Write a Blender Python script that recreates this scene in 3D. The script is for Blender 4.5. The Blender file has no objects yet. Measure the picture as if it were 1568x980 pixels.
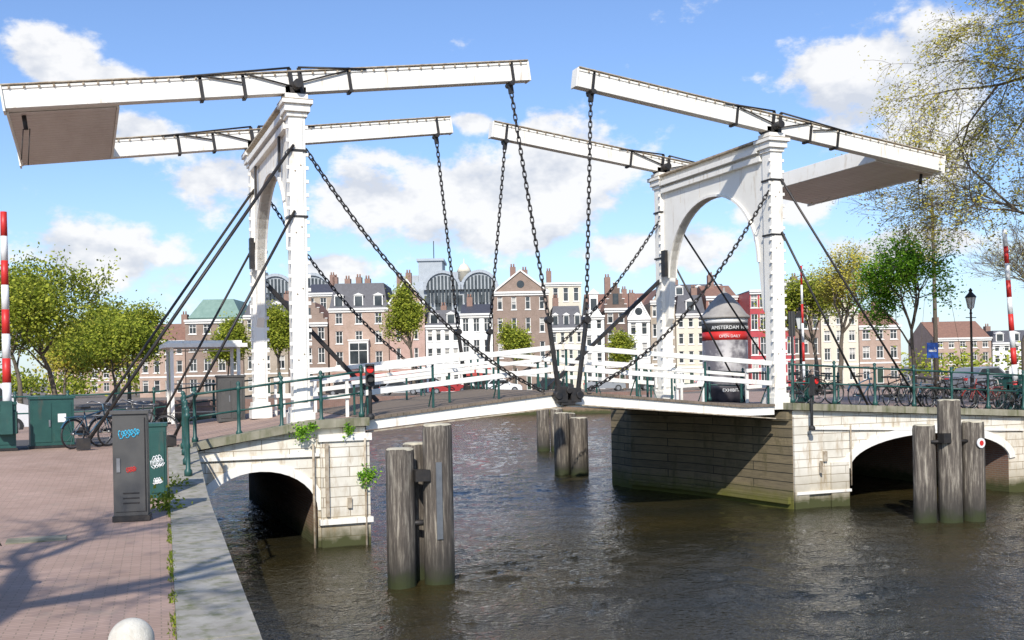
import bpy, math, random
from mathutils import Vector, Matrix, noise as mnoise
random.seed(7)
scene=bpy.context.scene
COL=scene.collection
# ------------------------------------------------------------------ mesh builder
class MB:
    def __init__(s): s.v=[]; s.f=[]; s.m=[]; s.s=[]
    def face(s,pts,m=0,sm=False):
        i=len(s.v); s.v+= [tuple(p) for p in pts]; s.f.append(tuple(range(i,i+len(pts)))); s.m.append(m); s.s.append(sm)
    def box(s,c,d,m=0,M=None):
        c=Vector(c); h=Vector(d)/2; i=len(s.v)
        for a in (-1,1):
            for b in (-1,1):
                for e in (-1,1):
                    p=Vector((a*h.x,b*h.y,e*h.z))
                    if M is not None: p=M@p
                    s.v.append(tuple(c+p))
        for q in ((0,1,3,2),(4,6,7,5),(0,4,5,1),(2,3,7,6),(0,2,6,4),(1,5,7,3)):
            s.f.append(tuple(i+k for k in q)); s.m.append(m); s.s.append(False)
    def b2(s,x0,x1,y0,y1,z0,z1,m=0): s.box(((x0+x1)/2,(y0+y1)/2,(z0+z1)/2),(x1-x0,y1-y0,z1-z0),m)
    def frame(s,a,b):
        d=(Vector(b)-Vector(a)); L=d.length; d=d/L if L>1e-9 else Vector((0,0,1))
        up=Vector((0,0,1)) if abs(d.z)<.95 else Vector((0,1,0))
        x=d.cross(up).normalized(); y=x.cross(d).normalized()
        return d,x,y,L
    def bar(s,a,b,w,h,m=0):
        d,x,y,L=s.frame(a,b)
        M=Matrix((d,x,y)).transposed()
        s.box((Vector(a)+Vector(b))/2,(L,w,h),m,M)
    def tube(s,a,b,r0,r1=None,n=8,m=0,caps=True,sm=True):
        if r1 is None: r1=r0
        a=Vector(a); b=Vector(b); d,x,y,L=s.frame(a,b); i=len(s.v)
        for k in range(n):
            t=2*math.pi*k/n; o=x*math.cos(t)+y*math.sin(t)
            s.v.append(tuple(a+o*r0)); s.v.append(tuple(b+o*r1))
        for k in range(n):
            j=(k+1)%n
            s.f.append((i+2*k,i+2*j,i+2*j+1,i+2*k+1)); s.m.append(m); s.s.append(sm)
        if caps:
            s.f.append(tuple(i+2*k for k in range(n))); s.m.append(m); s.s.append(False)
            s.f.append(tuple(i+2*k+1 for k in range(n))); s.m.append(m); s.s.append(False)
    def path(s,pts,r,n=6,m=0):
        for a,b in zip(pts[:-1],pts[1:]): s.tube(a,b,r,r,n,m)
    def lathe(s,c,prof,n=16,m=0,sm=True):
        c=Vector(c); i=len(s.v); P=len(prof)
        for k in range(n):
            t=2*math.pi*k/n
            for r,z in prof: s.v.append((c.x+r*math.cos(t),c.y+r*math.sin(t),c.z+z))
        for k in range(n):
            j=(k+1)%n
            for q in range(P-1):
                s.f.append((i+k*P+q,i+j*P+q,i+j*P+q+1,i+k*P+q+1)); s.m.append(m); s.s.append(sm)
        s.f.append(tuple(i+k*P+P-1 for k in range(n))); s.m.append(m); s.s.append(False)
        s.f.append(tuple(i+k*P for k in range(n))); s.m.append(m); s.s.append(False)
    def prism(s,poly,z0,z1,m=0,mt=None,bottom=False):
        mt=m if mt is None else mt
        s.face([(x,y,z1) for x,y in poly],mt)
        if bottom: s.face([(x,y,z0) for x,y in poly],m)
        n=len(poly)
        for k in range(n):
            a=poly[k]; b=poly[(k+1)%n]
            s.face([(a[0],a[1],z0),(b[0],b[1],z0),(b[0],b[1],z1),(a[0],a[1],z1)],m)
    def exy(s,poly,y0,y1,m=0,ms=None):
        ms=m if ms is None else ms
        s.face([(x,y0,z) for x,z in poly],m); s.face([(x,y1,z) for x,z in poly],m)
        n=len(poly)
        for k in range(n):
            a=poly[k]; b=poly[(k+1)%n]
            s.face([(a[0],y0,a[1]),(b[0],y0,b[1]),(b[0],y1,b[1]),(a[0],y1,a[1])],ms)
    def exx(s,poly,x0,x1,m=0):
        s.face([(x0,y,z) for y,z in poly],m); s.face([(x1,y,z) for y,z in poly],m)
        n=len(poly)
        for k in range(n):
            a=poly[k]; b=poly[(k+1)%n]
            s.face([(x0,a[0],a[1]),(x0,b[0],b[1]),(x1,b[0],b[1]),(x1,a[0],a[1])],m)
    def ring(s,c,ax,R,r,n=20,m=0,k=5):
        ax=Vector(ax).normalized(); u=ax.orthogonal().normalized(); w=ax.cross(u); c=Vector(c); i=len(s.v)
        for a in range(n):
            t=2*math.pi*a/n; o=u*math.cos(t)+w*math.sin(t)
            for b in range(k):
                q=2*math.pi*b/k; s.v.append(tuple(c+o*(R+r*math.cos(q))+ax*r*math.sin(q)))
        for a in range(n):
            for b in range(k):
                a2=(a+1)%n; b2=(b+1)%k
                s.f.append((i+a*k+b,i+a2*k+b,i+a2*k+b2,i+a*k+b2)); s.m.append(m); s.s.append(True)
    def obj(s,name,mats,parent=None,loc=None,rz=0,bevel=0,fix=True):
        me=bpy.data.meshes.new(name); me.from_pydata(s.v,[],s.f)
        for k in mats: me.materials.append(k)
        me.polygons.foreach_set("material_index",s.m); me.polygons.foreach_set("use_smooth",s.s)
        if fix:
            import bmesh
            bm=bmesh.new(); bm.from_mesh(me); bmesh.ops.recalc_face_normals(bm,faces=bm.faces); bm.to_mesh(me); bm.free()
        me.update()
        o=bpy.data.objects.new(name,me); COL.objects.link(o)
        if parent: o.parent=parent
        if loc: o.location=loc
        o.rotation_euler[2]=rz
        if bevel:
            md=o.modifiers.new("bevel",'BEVEL'); md.width=bevel; md.segments=1; md.limit_method='ANGLE'
        return o
def empty(name,loc=(0,0,0),rz=0):
    o=bpy.data.objects.new(name,None); COL.objects.link(o); o.location=loc; o.rotation_euler[2]=rz; o.empty_display_size=.3
    return o
# ------------------------------------------------------------------ materials
def newmat(name):
    m=bpy.data.materials.new(name); m.use_nodes=True; nt=m.node_tree
    return m,nt,nt.nodes['Principled BSDF']
def N(nt,t,**kw):
    n=nt.nodes.new(t)
    for k,v in kw.items():
        if k=='inp':
            for a,b in v.items(): n.inputs[a].default_value=b
        else: setattr(n,k,v)
    return n
def noise(nt,vec,scale,detail=4,rough=.55):
    n=N(nt,'ShaderNodeTexNoise',inp={'Scale':scale,'Detail':detail,'Roughness':rough})
    nt.links.new(vec,n.inputs['Vector']); return n.outputs['Fac']
def ramp(nt,fac,stops):
    r=N(nt,'ShaderNodeValToRGB'); e=r.color_ramp.elements
    while len(e)<len(stops): e.new(.5)
    for el,(p,c) in zip(e,stops): el.position=p; el.color=(c[0],c[1],c[2],1)
    nt.links.new(fac,r.inputs[0]); return r.outputs[0]
def mixc(nt,f,a,b,mode='MIX'):
    n=N(nt,'ShaderNodeMix',data_type='RGBA',blend_type=mode)
    if isinstance(f,(int,float)): n.inputs[0].default_value=f
    else: nt.links.new(f,n.inputs[0])
    for s,i in ((a,6),(b,7)):
        if isinstance(s,tuple): n.inputs[i].default_value=(s[0],s[1],s[2],1)
        else: nt.links.new(s,n.inputs[i])
    return n.outputs[2]
def coords(nt,sc=(1,1,1),rot=(0,0,0)):
    tc=N(nt,'ShaderNodeTexCoord'); mp=N(nt,'ShaderNodeMapping'); mp.inputs['Scale'].default_value=sc; mp.inputs['Rotation'].default_value=rot
    nt.links.new(tc.outputs['Object'],mp.inputs[0]); return mp.outputs[0]
def bump(nt,p,h,st,dist=.02):
    b=N(nt,'ShaderNodeBump',inp={'Strength':st,'Distance':dist}); nt.links.new(h,b.inputs['Height']); nt.links.new(b.outputs[0],p.inputs['Normal'])
def pm(name,c1,c2=None,scale=3,rough=.7,bmp=.2,metal=0,stretch=(1,1,1),dirt=None,dirtamt=.5):
    m,nt,p=newmat(name); c2=c2 or tuple(x*.75 for x in c1)
    v=coords(nt,stretch); n=noise(nt,v,scale,5,.6)
    c=ramp(nt,n,[(.3,c1),(.7,c2)])
    if dirt:
        v2=coords(nt,(2.2,2.2,.35)); n2=noise(nt,v2,2.5,6,.65)
        f=ramp(nt,n2,[(1-dirtamt*.5-.18,(0,0,0)),(1-dirtamt*.5+.05,(1,1,1))])
        c=mixc(nt,f,c,dirt)
    nt.links.new(c,p.inputs['Base Color']); p.inputs['Roughness'].default_value=rough; p.inputs['Metallic'].default_value=metal
    if bmp: bump(nt,p,noise(nt,v,scale*8,4),bmp,.01)
    return m
WHITE=pm('white_paint',(.86,.83,.76),(.79,.76,.68),1.3,.5,.15,dirt=(.46,.36,.24),dirtamt=.50)
WHITE2=pm('white_rail_paint',(.85,.83,.77),(.77,.75,.68),2,.5,.1,dirt=(.5,.42,.31),dirtamt=.45)
RUST=pm('rust_edge',(.24,.17,.10),(.52,.46,.36),6,.8,.3)
IRON=pm('black_iron',(.018,.019,.021),(.05,.042,.035),5,.5,.3,metal=.3)
GREEN=pm('green_iron_paint',(.012,.06,.052),(.02,.085,.07),4,.45,.1,dirt=(.09,.07,.05),dirtamt=.45)
CONC=pm('coping_stone',(.36,.33,.25),(.18,.17,.11),2,.9,.4,dirt=(.09,.10,.035),dirtamt=.7)
def zmask(nt,lo,hi):
    tc=N(nt,'ShaderNodeTexCoord'); sx=N(nt,'ShaderNodeSeparateXYZ'); nt.links.new(tc.outputs['Object'],sx.inputs[0])
    nz=noise(nt,tc.outputs['Object'],3,4); ad=N(nt,'ShaderNodeMath',operation='MULTIPLY_ADD',inp={1:.5}); nt.links.new(nz,ad.inputs[0]); nt.links.new(sx.outputs[2],ad.inputs[2])
    mr=N(nt,'ShaderNodeMapRange',inp={'From Min':lo,'From Max':hi,'To Min':1,'To Max':0}); nt.links.new(ad.outputs[0],mr.inputs[0]); return mr.outputs[0]
def brick(name,c1,c2,mort,bw,bh,plane='xz',rough=.85,ms=.012,tide=True,dirt=None,dirtamt=.5,bst=.5,rotz=0):
    m,nt,p=newmat(name)
    tc=N(nt,'ShaderNodeTexCoord'); sx=N(nt,'ShaderNodeSeparateXYZ'); nt.links.new(tc.outputs['Object'],sx.inputs[0])
    cb=N(nt,'ShaderNodeCombineXYZ')
    if plane=='xy':
        mp=N(nt,'ShaderNodeMapping'); mp.inputs['Rotation'].default_value=(0,0,rotz); nt.links.new(tc.outputs['Object'],mp.inputs[0]); vec=mp.outputs[0]
    else:
        ad=N(nt,'ShaderNodeMath',operation='ADD'); nt.links.new(sx.outputs[0],ad.inputs[0]); nt.links.new(sx.outputs[1],ad.inputs[1])
        nt.links.new(ad.outputs[0],cb.inputs[0]); nt.links.new(sx.outputs[2],cb.inputs[1]); vec=cb.outputs[0]
    b=N(nt,'ShaderNodeTexBrick',inp={'Scale':1.0,'Mortar Size':ms,'Mortar Smooth':.3,'Bias':0,'Brick Width':bw,'Row Height':bh})
    b.inputs['Color1'].default_value=(*c1,1); b.inputs['Color2'].default_value=(*c2,1); b.inputs['Mortar'].default_value=(*mort,1)
    nt.links.new(vec,b.inputs['Vector'])
    n=noise(nt,tc.outputs['Object'],1.1,6,.65)
    c=mixc(nt,.8,b.outputs['Color'],ramp(nt,n,[(.3,(1,1,1)),(.72,(.68,.66,.61))]),'MULTIPLY')
    if dirt:
        v2=coords(nt,(2,2,.5)); n2=noise(nt,v2,1.6,7,.7)
        c=mixc(nt,ramp(nt,n2,[(1-dirtamt*.5-.15,(0,0,0)),(1-dirtamt*.5+.06,(1,1,1))]),c,dirt)
    if tide:
        f1=N(nt,'ShaderNodeMath',operation='MULTIPLY',inp={1:.6}); nt.links.new(zmask(nt,.55,1.5),f1.inputs[0])
        c=mixc(nt,f1.outputs[0],c,(.22,.17,.09)); c=mixc(nt,zmask(nt,.42,.72),c,(.055,.060,.018))
    nt.links.new(c,p.inputs['Base Color']); p.inputs['Roughness'].default_value=rough
    inv=N(nt,'ShaderNodeMath',operation='SUBTRACT',inp={0:1}); nt.links.new(b.outputs['Fac'],inv.inputs[1])
    bump(nt,p,inv.outputs[0],bst,.015)
    return m
WBRICK=brick('white_painted_masonry',(.84,.80,.70),(.77,.73,.63),(.34,.28,.2),1.3,.24,ms=.010,dirt=(.40,.30,.18),dirtamt=.68)
RBRICK=brick('red_brick_wall',(.27,.13,.09),(.22,.11,.08),(.25,.22,.2),.22,.07)
PAVE=brick('brick_paving',(.49,.335,.265),(.42,.285,.225),(.29,.22,.16),.20,.065,plane='xy',tide=False,ms=.006,rotz=.06,bst=.35,dirt=(.33,.25,.19),dirtamt=.6)
QSTONE=pm('quay_coping_stone',(.40,.375,.32),(.25,.23,.19),3,.9,.5,dirt=(.13,.14,.05),dirtamt=.66)
ASPH=pm('asphalt',(.11,.10,.095),(.07,.065,.06),8,.9,.4)
GROUNDM=pm('ground_cobble',(.22,.18,.15),(.14,.12,.10),2,.95,.3)
def woodwall():
    m,nt,p=newmat('weathered_timber_wall')
    tc=N(nt,'ShaderNodeTexCoord'); sx=N(nt,'ShaderNodeSeparateXYZ'); nt.links.new(tc.outputs['Object'],sx.inputs[0])
    ad=N(nt,'ShaderNodeMath',operation='ADD'); nt.links.new(sx.outputs[0],ad.inputs[0]); nt.links.new(sx.outputs[1],ad.inputs[1])
    cb=N(nt,'ShaderNodeCombineXYZ'); nt.links.new(ad.outputs[0],cb.inputs[0]); nt.links.new(sx.outputs[2],cb.inputs[1])
    b=N(nt,'ShaderNodeTexBrick',inp={'Scale':1.0,'Mortar Size':.014,'Brick Width':3.4,'Row Height':.26})
    b.inputs['Color1'].default_value=(.27,.22,.14,1); b.inputs['Color2'].default_value=(.18,.15,.10,1); b.inputs['Mortar'].default_value=(.03,.028,.02,1)
    nt.links.new(cb.outputs[0],b.inputs['Vector'])
    v=coords(nt,(.6,.6,6)); g=noise(nt,v,3,7,.7)
    c=mixc(nt,.8,b.outputs['Color'],ramp(nt,g,[(.3,(1.2,1.15,1)),(.7,(.5,.5,.48))]),'MULTIPLY')
    c=mixc(nt,ramp(nt,noise(nt,coords(nt,(1.5,1.5,.6)),1.4,6,.7),[(.52,(0,0,0)),(.7,(1,1,1))]),c,(.10,.085,.04))
    c=mixc(nt,zmask(nt,.35,.9),c,(.12,.12,.018))
    nt.links.new(c,p.inputs['Base Color']); p.inputs['Roughness'].default_value=.9; bump(nt,p,g,.5,.02); return m
TWALL=woodwall()
def pilem():
    m,nt,p=newmat('pile_timber')
    v=coords(nt,(5,5,.45)); g=noise(nt,v,3,7,.7)
    c=ramp(nt,g,[(.3,(.04,.034,.028)),(.5,(.12,.10,.08)),(.68,(.38,.34,.27))])
    c=mixc(nt,zmask(nt,.45,1.3),c,(.035,.032,.026)); c=mixc(nt,zmask(nt,.3,.6),c,(.03,.038,.010))
    nt.links.new(c,p.inputs['Base Color']); p.inputs['Roughness'].default_value=.85; bump(nt,p,g,.8,.03); return m
PILE=pilem(); PILETOP=pm('pile_top_wood',(.58,.53,.40),(.40,.36,.26),4,.9,.4)
PLANK=pm('deck_plank',(.24,.18,.13),(.12,.10,.075),3,.85,.4,stretch=(1,6,1))
UNDER=pm('grey_brown_boards',(.70,.63,.57),(.60,.52,.46),2,.4,.3,stretch=(1,.2,1),dirt=(.34,.26,.18),dirtamt=.4)
DGREY=pm('dark_grey_cabinet_paint',(.085,.083,.078),(.06,.058,.054),2,.5,.1,dirt=(.16,.14,.11),dirtamt=.4)
def glassm():
    m,nt,p=newmat('window_glass'); v=coords(nt); n=noise(nt,v,.6,2)
    nt.links.new(ramp(nt,n,[(.35,(.02,.025,.03)),(.65,(.07,.08,.085))]),p.inputs['Base Color']); p.inputs['Roughness'].default_value=.12; p.inputs['Specular IOR Level'].default_value=.5; return m
GLASS=glassm()
FRAME=pm('window_frame_white',(.80,.78,.73),(.72,.70,.65),1,.6,0)
SLATE=pm('roof_slate',(.085,.085,.10),(.055,.055,.065),3,.6,.3)
TILE=pm('roof_tile_red',(.30,.16,.11),(.20,.11,.08),3,.8,.3)
CHIM=pm('chimney_brick',(.30,.19,.15),(.22,.14,.11),3,.9,.3)
RED=pm('red_paint',(.62,.03,.025),(.5,.025,.02),2,.45,0); WPL=pm('plain_white_paint',(.8,.8,.78),(.72,.72,.7),2,.45,0)
BLACK=pm('black_rubber',(.02,.02,.02),(.03,.03,.03),2,.6,0)
STEEL=pm('galvanised_steel',(.35,.35,.35),(.25,.25,.25),6,.4,0,metal=.8)
BLUE=pm('blue_sign_paint',(.02,.09,.4),(.02,.08,.35),2,.4,0)
BARK=pm('tree_bark',(.17,.135,.10),(.085,.07,.05),5,.9,.5,stretch=(3,3,.6))
def leafm(name,c):
    m=bpy.data.materials.new(name); m.use_nodes=True; nt=m.node_tree; nt.nodes.clear()
    o=N(nt,'ShaderNodeOutputMaterial'); d=N(nt,'ShaderNodeBsdfDiffuse'); t=N(nt,'ShaderNodeBsdfTranslucent'); mx=N(nt,'ShaderNodeMixShader'); mx.inputs[0].default_value=.4
    d.inputs[0].default_value=(*c,1); t.inputs[0].default_value=(*[min(1,x*1.15) for x in c],1)
    nt.links.new(d.outputs[0],mx.inputs[1]); nt.links.new(t.outputs[0],mx.inputs[2]); nt.links.new(mx.outputs[0],o.inputs[0]); return m
LG=[leafm('leaf_spring_light',(.44,.46,.07)),leafm('leaf_spring_mid',(.30,.35,.045)),leafm('leaf_spring_dark',(.14,.18,.03))]
LB=[leafm('leaf_bright_light',(.34,.56,.06)),leafm('leaf_bright_mid',(.22,.43,.04)),leafm('leaf_bright_dark',(.12,.26,.03))]
LY=[leafm('leaf_bud_yellow',(.60,.52,.09)),leafm('leaf_bud_olive',(.42,.40,.08)),leafm('leaf_bud_brown',(.25,.22,.07))]
# ------------------------------------------------------------------ camera
TH=math.radians(22); R=Vector((math.cos(TH),-math.sin(TH),0)); FW=Vector((math.sin(TH),math.cos(TH),0)); UP=Vector((0,0,1))
ro=math.radians(1.1)
cr=R*math.cos(ro)-UP*math.sin(ro); cu=R*math.sin(ro)+UP*math.cos(ro)
cd=bpy.data.cameras.new('camera'); cam=bpy.data.objects.new('camera',cd); COL.objects.link(cam)
M=Matrix((cr,cu,-FW)).transposed().to_4x4(); M.translation=Vector((0,0,4.1)); cam.matrix_world=M
cd.sensor_width=36; cd.lens=36*1620/1568; cd.shift_y=82/1568; cd.clip_end=8000; cd.clip_start=.05; scene.camera=cam
# ------------------------------------------------------------------ light & sky
SEL=math.radians(37); SAZ=math.atan2(-.47,-.883)
sd=Vector((math.sin(SAZ)*math.cos(SEL),math.cos(SAZ)*math.cos(SEL),math.sin(SEL)))
sl=bpy.data.lights.new('sun','SUN'); sl.energy=5.0; sl.angle=math.radians(.5); sl.color=(1,.945,.86)
so=bpy.data.objects.new('sun',sl); COL.objects.link(so); so.rotation_euler=sd.to_track_quat('Z','Y').to_euler(); so.location=(0,0,60)
w=bpy.data.worlds.new('World'); scene.world=w; w.use_nodes=True; nt=w.node_tree
bg=nt.nodes['Background']; bg.inputs['Strength'].default_value=.135
sky=N(nt,'ShaderNodeTexSky',sky_type='NISHITA'); sky.sun_disc=False; sky.sun_elevation=SEL; sky.sun_rotation=SAZ; sky.air_density=1.0; sky.dust_density=.5; sky.ozone_density=1.8
tc=N(nt,'ShaderNodeTexCoord'); sx=N(nt,'ShaderNodeSeparateXYZ'); nt.links.new(tc.outputs['Generated'],sx.inputs[0])
def mth(op,a,b=None,c=None,clamp=False):
    n=N(nt,'ShaderNodeMath',operation=op); n.use_clamp=clamp
    for i,x in enumerate((a,b,c)):
        if x is None: continue
        if isinstance(x,(int,float)): n.inputs[i].default_value=x
        else: nt.links.new(x,n.inputs[i])
    return n.outputs[0]
az=mth('MULTIPLY',mth('ARCTAN2',sx.outputs[0],sx.outputs[1]),57.2958); el=mth('MULTIPLY',mth('ARCSINE',sx.outputs[2]),57.2958)
clouds=[(19.5,9.6,6.0,2.5),(25.0,10.8,3.4,3.0),(14.6,9.4,3.2,2.1),(21.5,7.8,4.2,1.2),(40.0,14.0,3.0,2.8),(43.4,13.2,3.6,3.8),
(-1.0,15.7,1.8,1.2),(1.6,14.8,2.2,.9),(3.2,12.4,2.6,1.1),(7.0,10.3,2.6,1.8),(.6,6.2,3.6,1.8),(29.5,6.4,3.6,1.1),(12,5.8,2.5,.8),(20.5,13.4,1.5,.7),(36.5,8.6,2.2,1.0),(43,6,4,.9)]
acc=None
for a,e,sa,se in clouds:
    da=mth('MULTIPLY',mth('SUBTRACT',az,a),1/sa); de=mth('MULTIPLY',mth('SUBTRACT',el,e),1/se)
    q=mth('MULTIPLY_ADD',da,da,mth('MULTIPLY',de,de))
    acc=q if acc is None else mth('MINIMUM',acc,q)
acc=mth('EXPONENT',mth('MULTIPLY',acc,-.7))
def wn(sc,off,det=6,rg=.6):
    mp=N(nt,'ShaderNodeMapping'); mp.inputs['Scale'].default_value=(1,1,1.6); mp.inputs['Location'].default_value=off; nt.links.new(tc.outputs['Generated'],mp.inputs[0])
    n=N(nt,'ShaderNodeTexNoise',inp={'Scale':sc,'Detail':det,'Roughness':rg}); nt.links.new(mp.outputs[0],n.inputs['Vector']); return n.outputs['Fac']
n1=wn(15,(0,0,0)); n3=wn(5,(3,1,2),2)
high=mth('MULTIPLY',mth('SUBTRACT',n3,.54),2.0); hm=N(nt,'ShaderNodeMapRange',inp={'From Min':22,'From Max':34,'To Min':0,'To Max':1}); nt.links.new(el,hm.inputs[0])
acc=mth('MAXIMUM',acc,mth('MULTIPLY',high,hm.outputs[0]))
dens=mth('ADD',acc,mth('MULTIPLY',mth('SUBTRACT',n1,.5),2.1))
mk=N(nt,'ShaderNodeMapRange',interpolation_type='SMOOTHSTEP',inp={'From Min':.34,'From Max':.70,'To Min':0,'To Max':.96}); nt.links.new(dens,mk.inputs[0])
n2=wn(15,(0,0,.045),4,.6); sh=mth('SUBTRACT',n2,n1); shd=N(nt,'ShaderNodeMapRange',inp={'From Min':-.08,'From Max':.16,'To Min':0,'To Max':1}); nt.links.new(sh,shd.inputs[0])
cc=mixc(nt,shd.outputs[0],(7.4,7.4,7.45),(5.1,5.4,6.0))
skyc=mixc(nt,1.0,sky.outputs[0],(.96,1.08,1.32),'MULTIPLY')
hz=N(nt,'ShaderNodeMapRange',interpolation_type='SMOOTHSTEP',inp={'From Min':-1,'From Max':12,'To Min':.4,'To Max':0}); nt.links.new(el,hz.inputs[0])
skyc=mixc(nt,hz.outputs[0],skyc,(4.6,5.7,6.9))
fin=mixc(nt,mk.outputs[0],skyc,cc); nt.links.new(fin,bg.inputs['Color'])
scene.view_settings.view_transform='Standard'; scene.view_settings.look='None'; scene.view_settings.exposure=0
# ------------------------------------------------------------------ ground & water
def xe(y): return 1.17+.066*(y-8.25)
b=MB()
land=[(-3000,-60),(xe(-60),-60),(xe(25.4),25.4),(2.45,37),(6,110.8),(58,89.8),(40,75),(23,44),(19.5,34.5),(28,34.5),(28,-60),(3000,-60),(3000,4000),(-3000,4000)]
b.prism(land,-1.5,2.1,1,0)
b.obj('ground',[GROUNDM,RBRICK])
b=MB(); b.prism([(28,18),(28,34.5),(19.5,34.5),(23,44),(33,62),(95,62),(95,18)],2.0,2.52,1,0); b.obj('pavement',[PAVE,QSTONE])
m,nt,p=newmat('canal_water')
v=coords(nt,(1,1.2,1),(0,0,.38)); nb=noise(nt,v,7,3,.6)
gust=noise(nt,coords(nt,(.12,.2,1)),1,3,.5)
nt.links.new(ramp(nt,gust,[(.35,(.040,.030,.010)),(.65,(.014,.015,.011))]),p.inputs['Base Color'])
p.inputs['Roughness'].default_value=.03; p.inputs['IOR'].default_value=1.34
bump(nt,p,nb,1.0,.045)
WATER=m
# real ripples as geometry over the near canal, coarser further away
def wh(x,y):
    a=.93*x-.37*y; c=.37*x+.93*y
    g=.65+.7*mnoise.noise(Vector((x*.13,y*.13,7)))
    return g*(.050*mnoise.noise(Vector((a*1.5,c*2.4,0)))+.055*mnoise.noise(Vector((a*.6,c*.95,3.3)))+.014*mnoise.noise(Vector((a*4.2,c*5.2,9.1))))
def watergrid(x0,x1,y0,y1,st):
    nx=int((x1-x0)/st); ny=int((y1-y0)/st); vs=[]; fs=[]
    for j in range(ny+1):
        y=y0+(y1-y0)*j/ny
        for i in range(nx+1):
            x=x0+(x1-x0)*i/nx; vs.append((x,y,wh(x,y)))
    for j in range(ny):
        for i in range(nx):
            k=j*(nx+1)+i; fs.append((k,k+1,k+nx+2,k+nx+1))
    return vs,fs
vs,fs=watergrid(.6,28.2,4,40,.09)
v2,f2=watergrid(.6,48,40,112,.3); o_=len(vs); vs+=v2; fs+=[tuple(i+o_ for i in f) for f in f2]
o_=len(vs); vs+=[(-400,-60,-.12),(400,-60,-.12),(400,400,-.12),(-400,400,-.12)]; fs.append((o_,o_+1,o_+2,o_+3))
me=bpy.data.meshes.new('canal_water'); me.from_pydata(vs,[],fs); me.materials.append(WATER); me.polygons.foreach_set('use_smooth',[True]*len(fs)); me.update()
COL.objects.link(bpy.data.objects.new('canal_water',me))
def sst(t): t=max(0,min(1,t)); return t*t*(3-2*t)
def zg(y): return 2.104+.45*(sst((y-17)/8.4) if y<26 else 1-sst((y-38)/9))
b=MB(); ys=[-8,0,5,10,14,17]+[17+.84*i for i in range(1,11)]+[33,38,40,42,44,47,60]
for y0,y1 in zip(ys[:-1],ys[1:]):
    def ed(y): return xe(y)-.57 if y<=25.4 else 1.9
    for x0,x1 in ((-30,-6),(-6,None)):
        a=ed(y0) if x1 is None else x1; c=ed(y1) if x1 is None else x1
        b.face([(x0,y0,zg(y0)),(a,y0,zg(y0)),(c,y1,zg(y1)),(x0,y1,zg(y1))])
b.obj('brick_pavement',[PAVE])
b=MB(); y=-7.9
while y<25.3:
    L=min(1.25,25.36-y); a0,a1=y+.008,y+L-.008; j=random.uniform(-.006,.006)
    pts=[(xe(a0)-.565,a0),(xe(a0)+.05,a0),(xe(a1)+.05,a1),(xe(a1)-.565,a1)]; zt=[zg(a0)+.02+j,zg(a0)+.02+j,zg(a1)+.02+j,zg(a1)+.02+j]
    top=[(p_[0],p_[1],z_) for p_,z_ in zip(pts,zt)]; bot=[(p_[0],p_[1],1.75) for p_ in pts]
    b.face(top); b.face(bot)
    for k in range(4): b.face([bot[k],bot[(k+1)%4],top[(k+1)%4],top[k]])
    y+=L
b.obj('quay_coping',[QSTONE],bevel=.012)
b=MB(); b.b2(-.95,-.25,14.5,14.95,2.105,2.118,0); b.b2(-2.6,-1.5,17.0,17.9,2.105,2.119,1); b.obj('pavement_slab',[CONC,QSTONE])
b=MB(); rr=random.Random(3)
for _ in range(1100):
    y=rr.uniform(6,20)+rr.gauss(0,.2); x=xe(y)-.58+rr.gauss(0,.02)
    if math.sin(y*2.3)+math.sin(y*5.1)<-.5: continue
    h=rr.uniform(.0,.02)*(2 if rr.random()<.1 else 1); a=rr.uniform(0,6.28); s=.011
    b.face([(x-s*math.cos(a),y-s*math.sin(a),zg(y)),(x+s*math.cos(a),y+s*math.sin(a),zg(y)),(x+rr.gauss(0,.01),y+rr.gauss(0,.01),zg(y)+.02+h)],rr.choice((1,2,2)))
b.obj('joint_weeds',LG,fix=False)
b=MB(); b.face([(-40,27.2,2.562),(2.3,27.2,2.562),(2.3,31.4,2.562),(-40,31.4,2.562)]); b.obj('road',[ASPH])
# ------------------------------------------------------------------ drawbridge
DB=empty('drawbridge')
YN,YF=26.0,32.4; XL,XR=4.9,18.9
def ell(cx,hw,zs,rise,n=18):
    return [(cx+hw*math.cos(math.pi*i/n),zs+rise*math.sin(math.pi*i/n)) for i in range(n+1)]
b=MB()
arc=ell(3.8,1.35,.9,1.0)[::-1]
prof=[(2.31,-1.5),(2.45,-1.5)]+arc+[(5.15,-1.5),(6.35,-1.5),(6.35,2.87),(5.0,2.87),(2.31,2.42)]
b.exy(prof,25.4,37,0,1)
b.b2(5.22,6.42,25.28,25.395,-1.5,2.72,0)
b.b2(5.17,6.47,25.2,25.4,.55,.68,2); b.b2(5.17,6.47,25.22,25.4,2.55,2.72,2)
for a,c in zip(arc[:-1],arc[1:]):
    def out(q): d=Vector((q[0]-3.8,(q[1]-.9)*1.3)); d.normalize(); return (q[0]+d.x*.2,q[1]+d.y*.2)
    b.exy([a,c,out(c),out(a)],25.36,25.41,2)
b.b2(2.36,5.2,25.33,25.39,2.2,2.28,2)
b.b2(5.32,5.4,25.2,25.28,.75,2.5,3); b.tube((5.05,25.3,-.5),(5.05,25.3,2.5),.03,n=6,m=3); b.tube((6.3,25.22,-.5),(6.3,25.22,2.6),.03,n=6,m=3)
b.box((5.9,25.25,1.05),(.1,.08,.25),3)
b.obj('left_abutment',[WBRICK,RBRICK,WHITE,RUST],DB)
b=MB()
b.exy([(2.0,2.42),(5.0,2.87),(6.42,2.90),(6.42,3.10),(5.0,3.07),(2.0,2.60)],25.22,25.75,0)
b.exy([(2.0,2.45),(6.42,2.9),(6.42,3.06),(2.0,2.575)],25.76,33.0,1); b.exy([(2.0,2.45),(6.42,2.9),(6.42,3.05),(2.0,2.565)],33.0,37,1)
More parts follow.
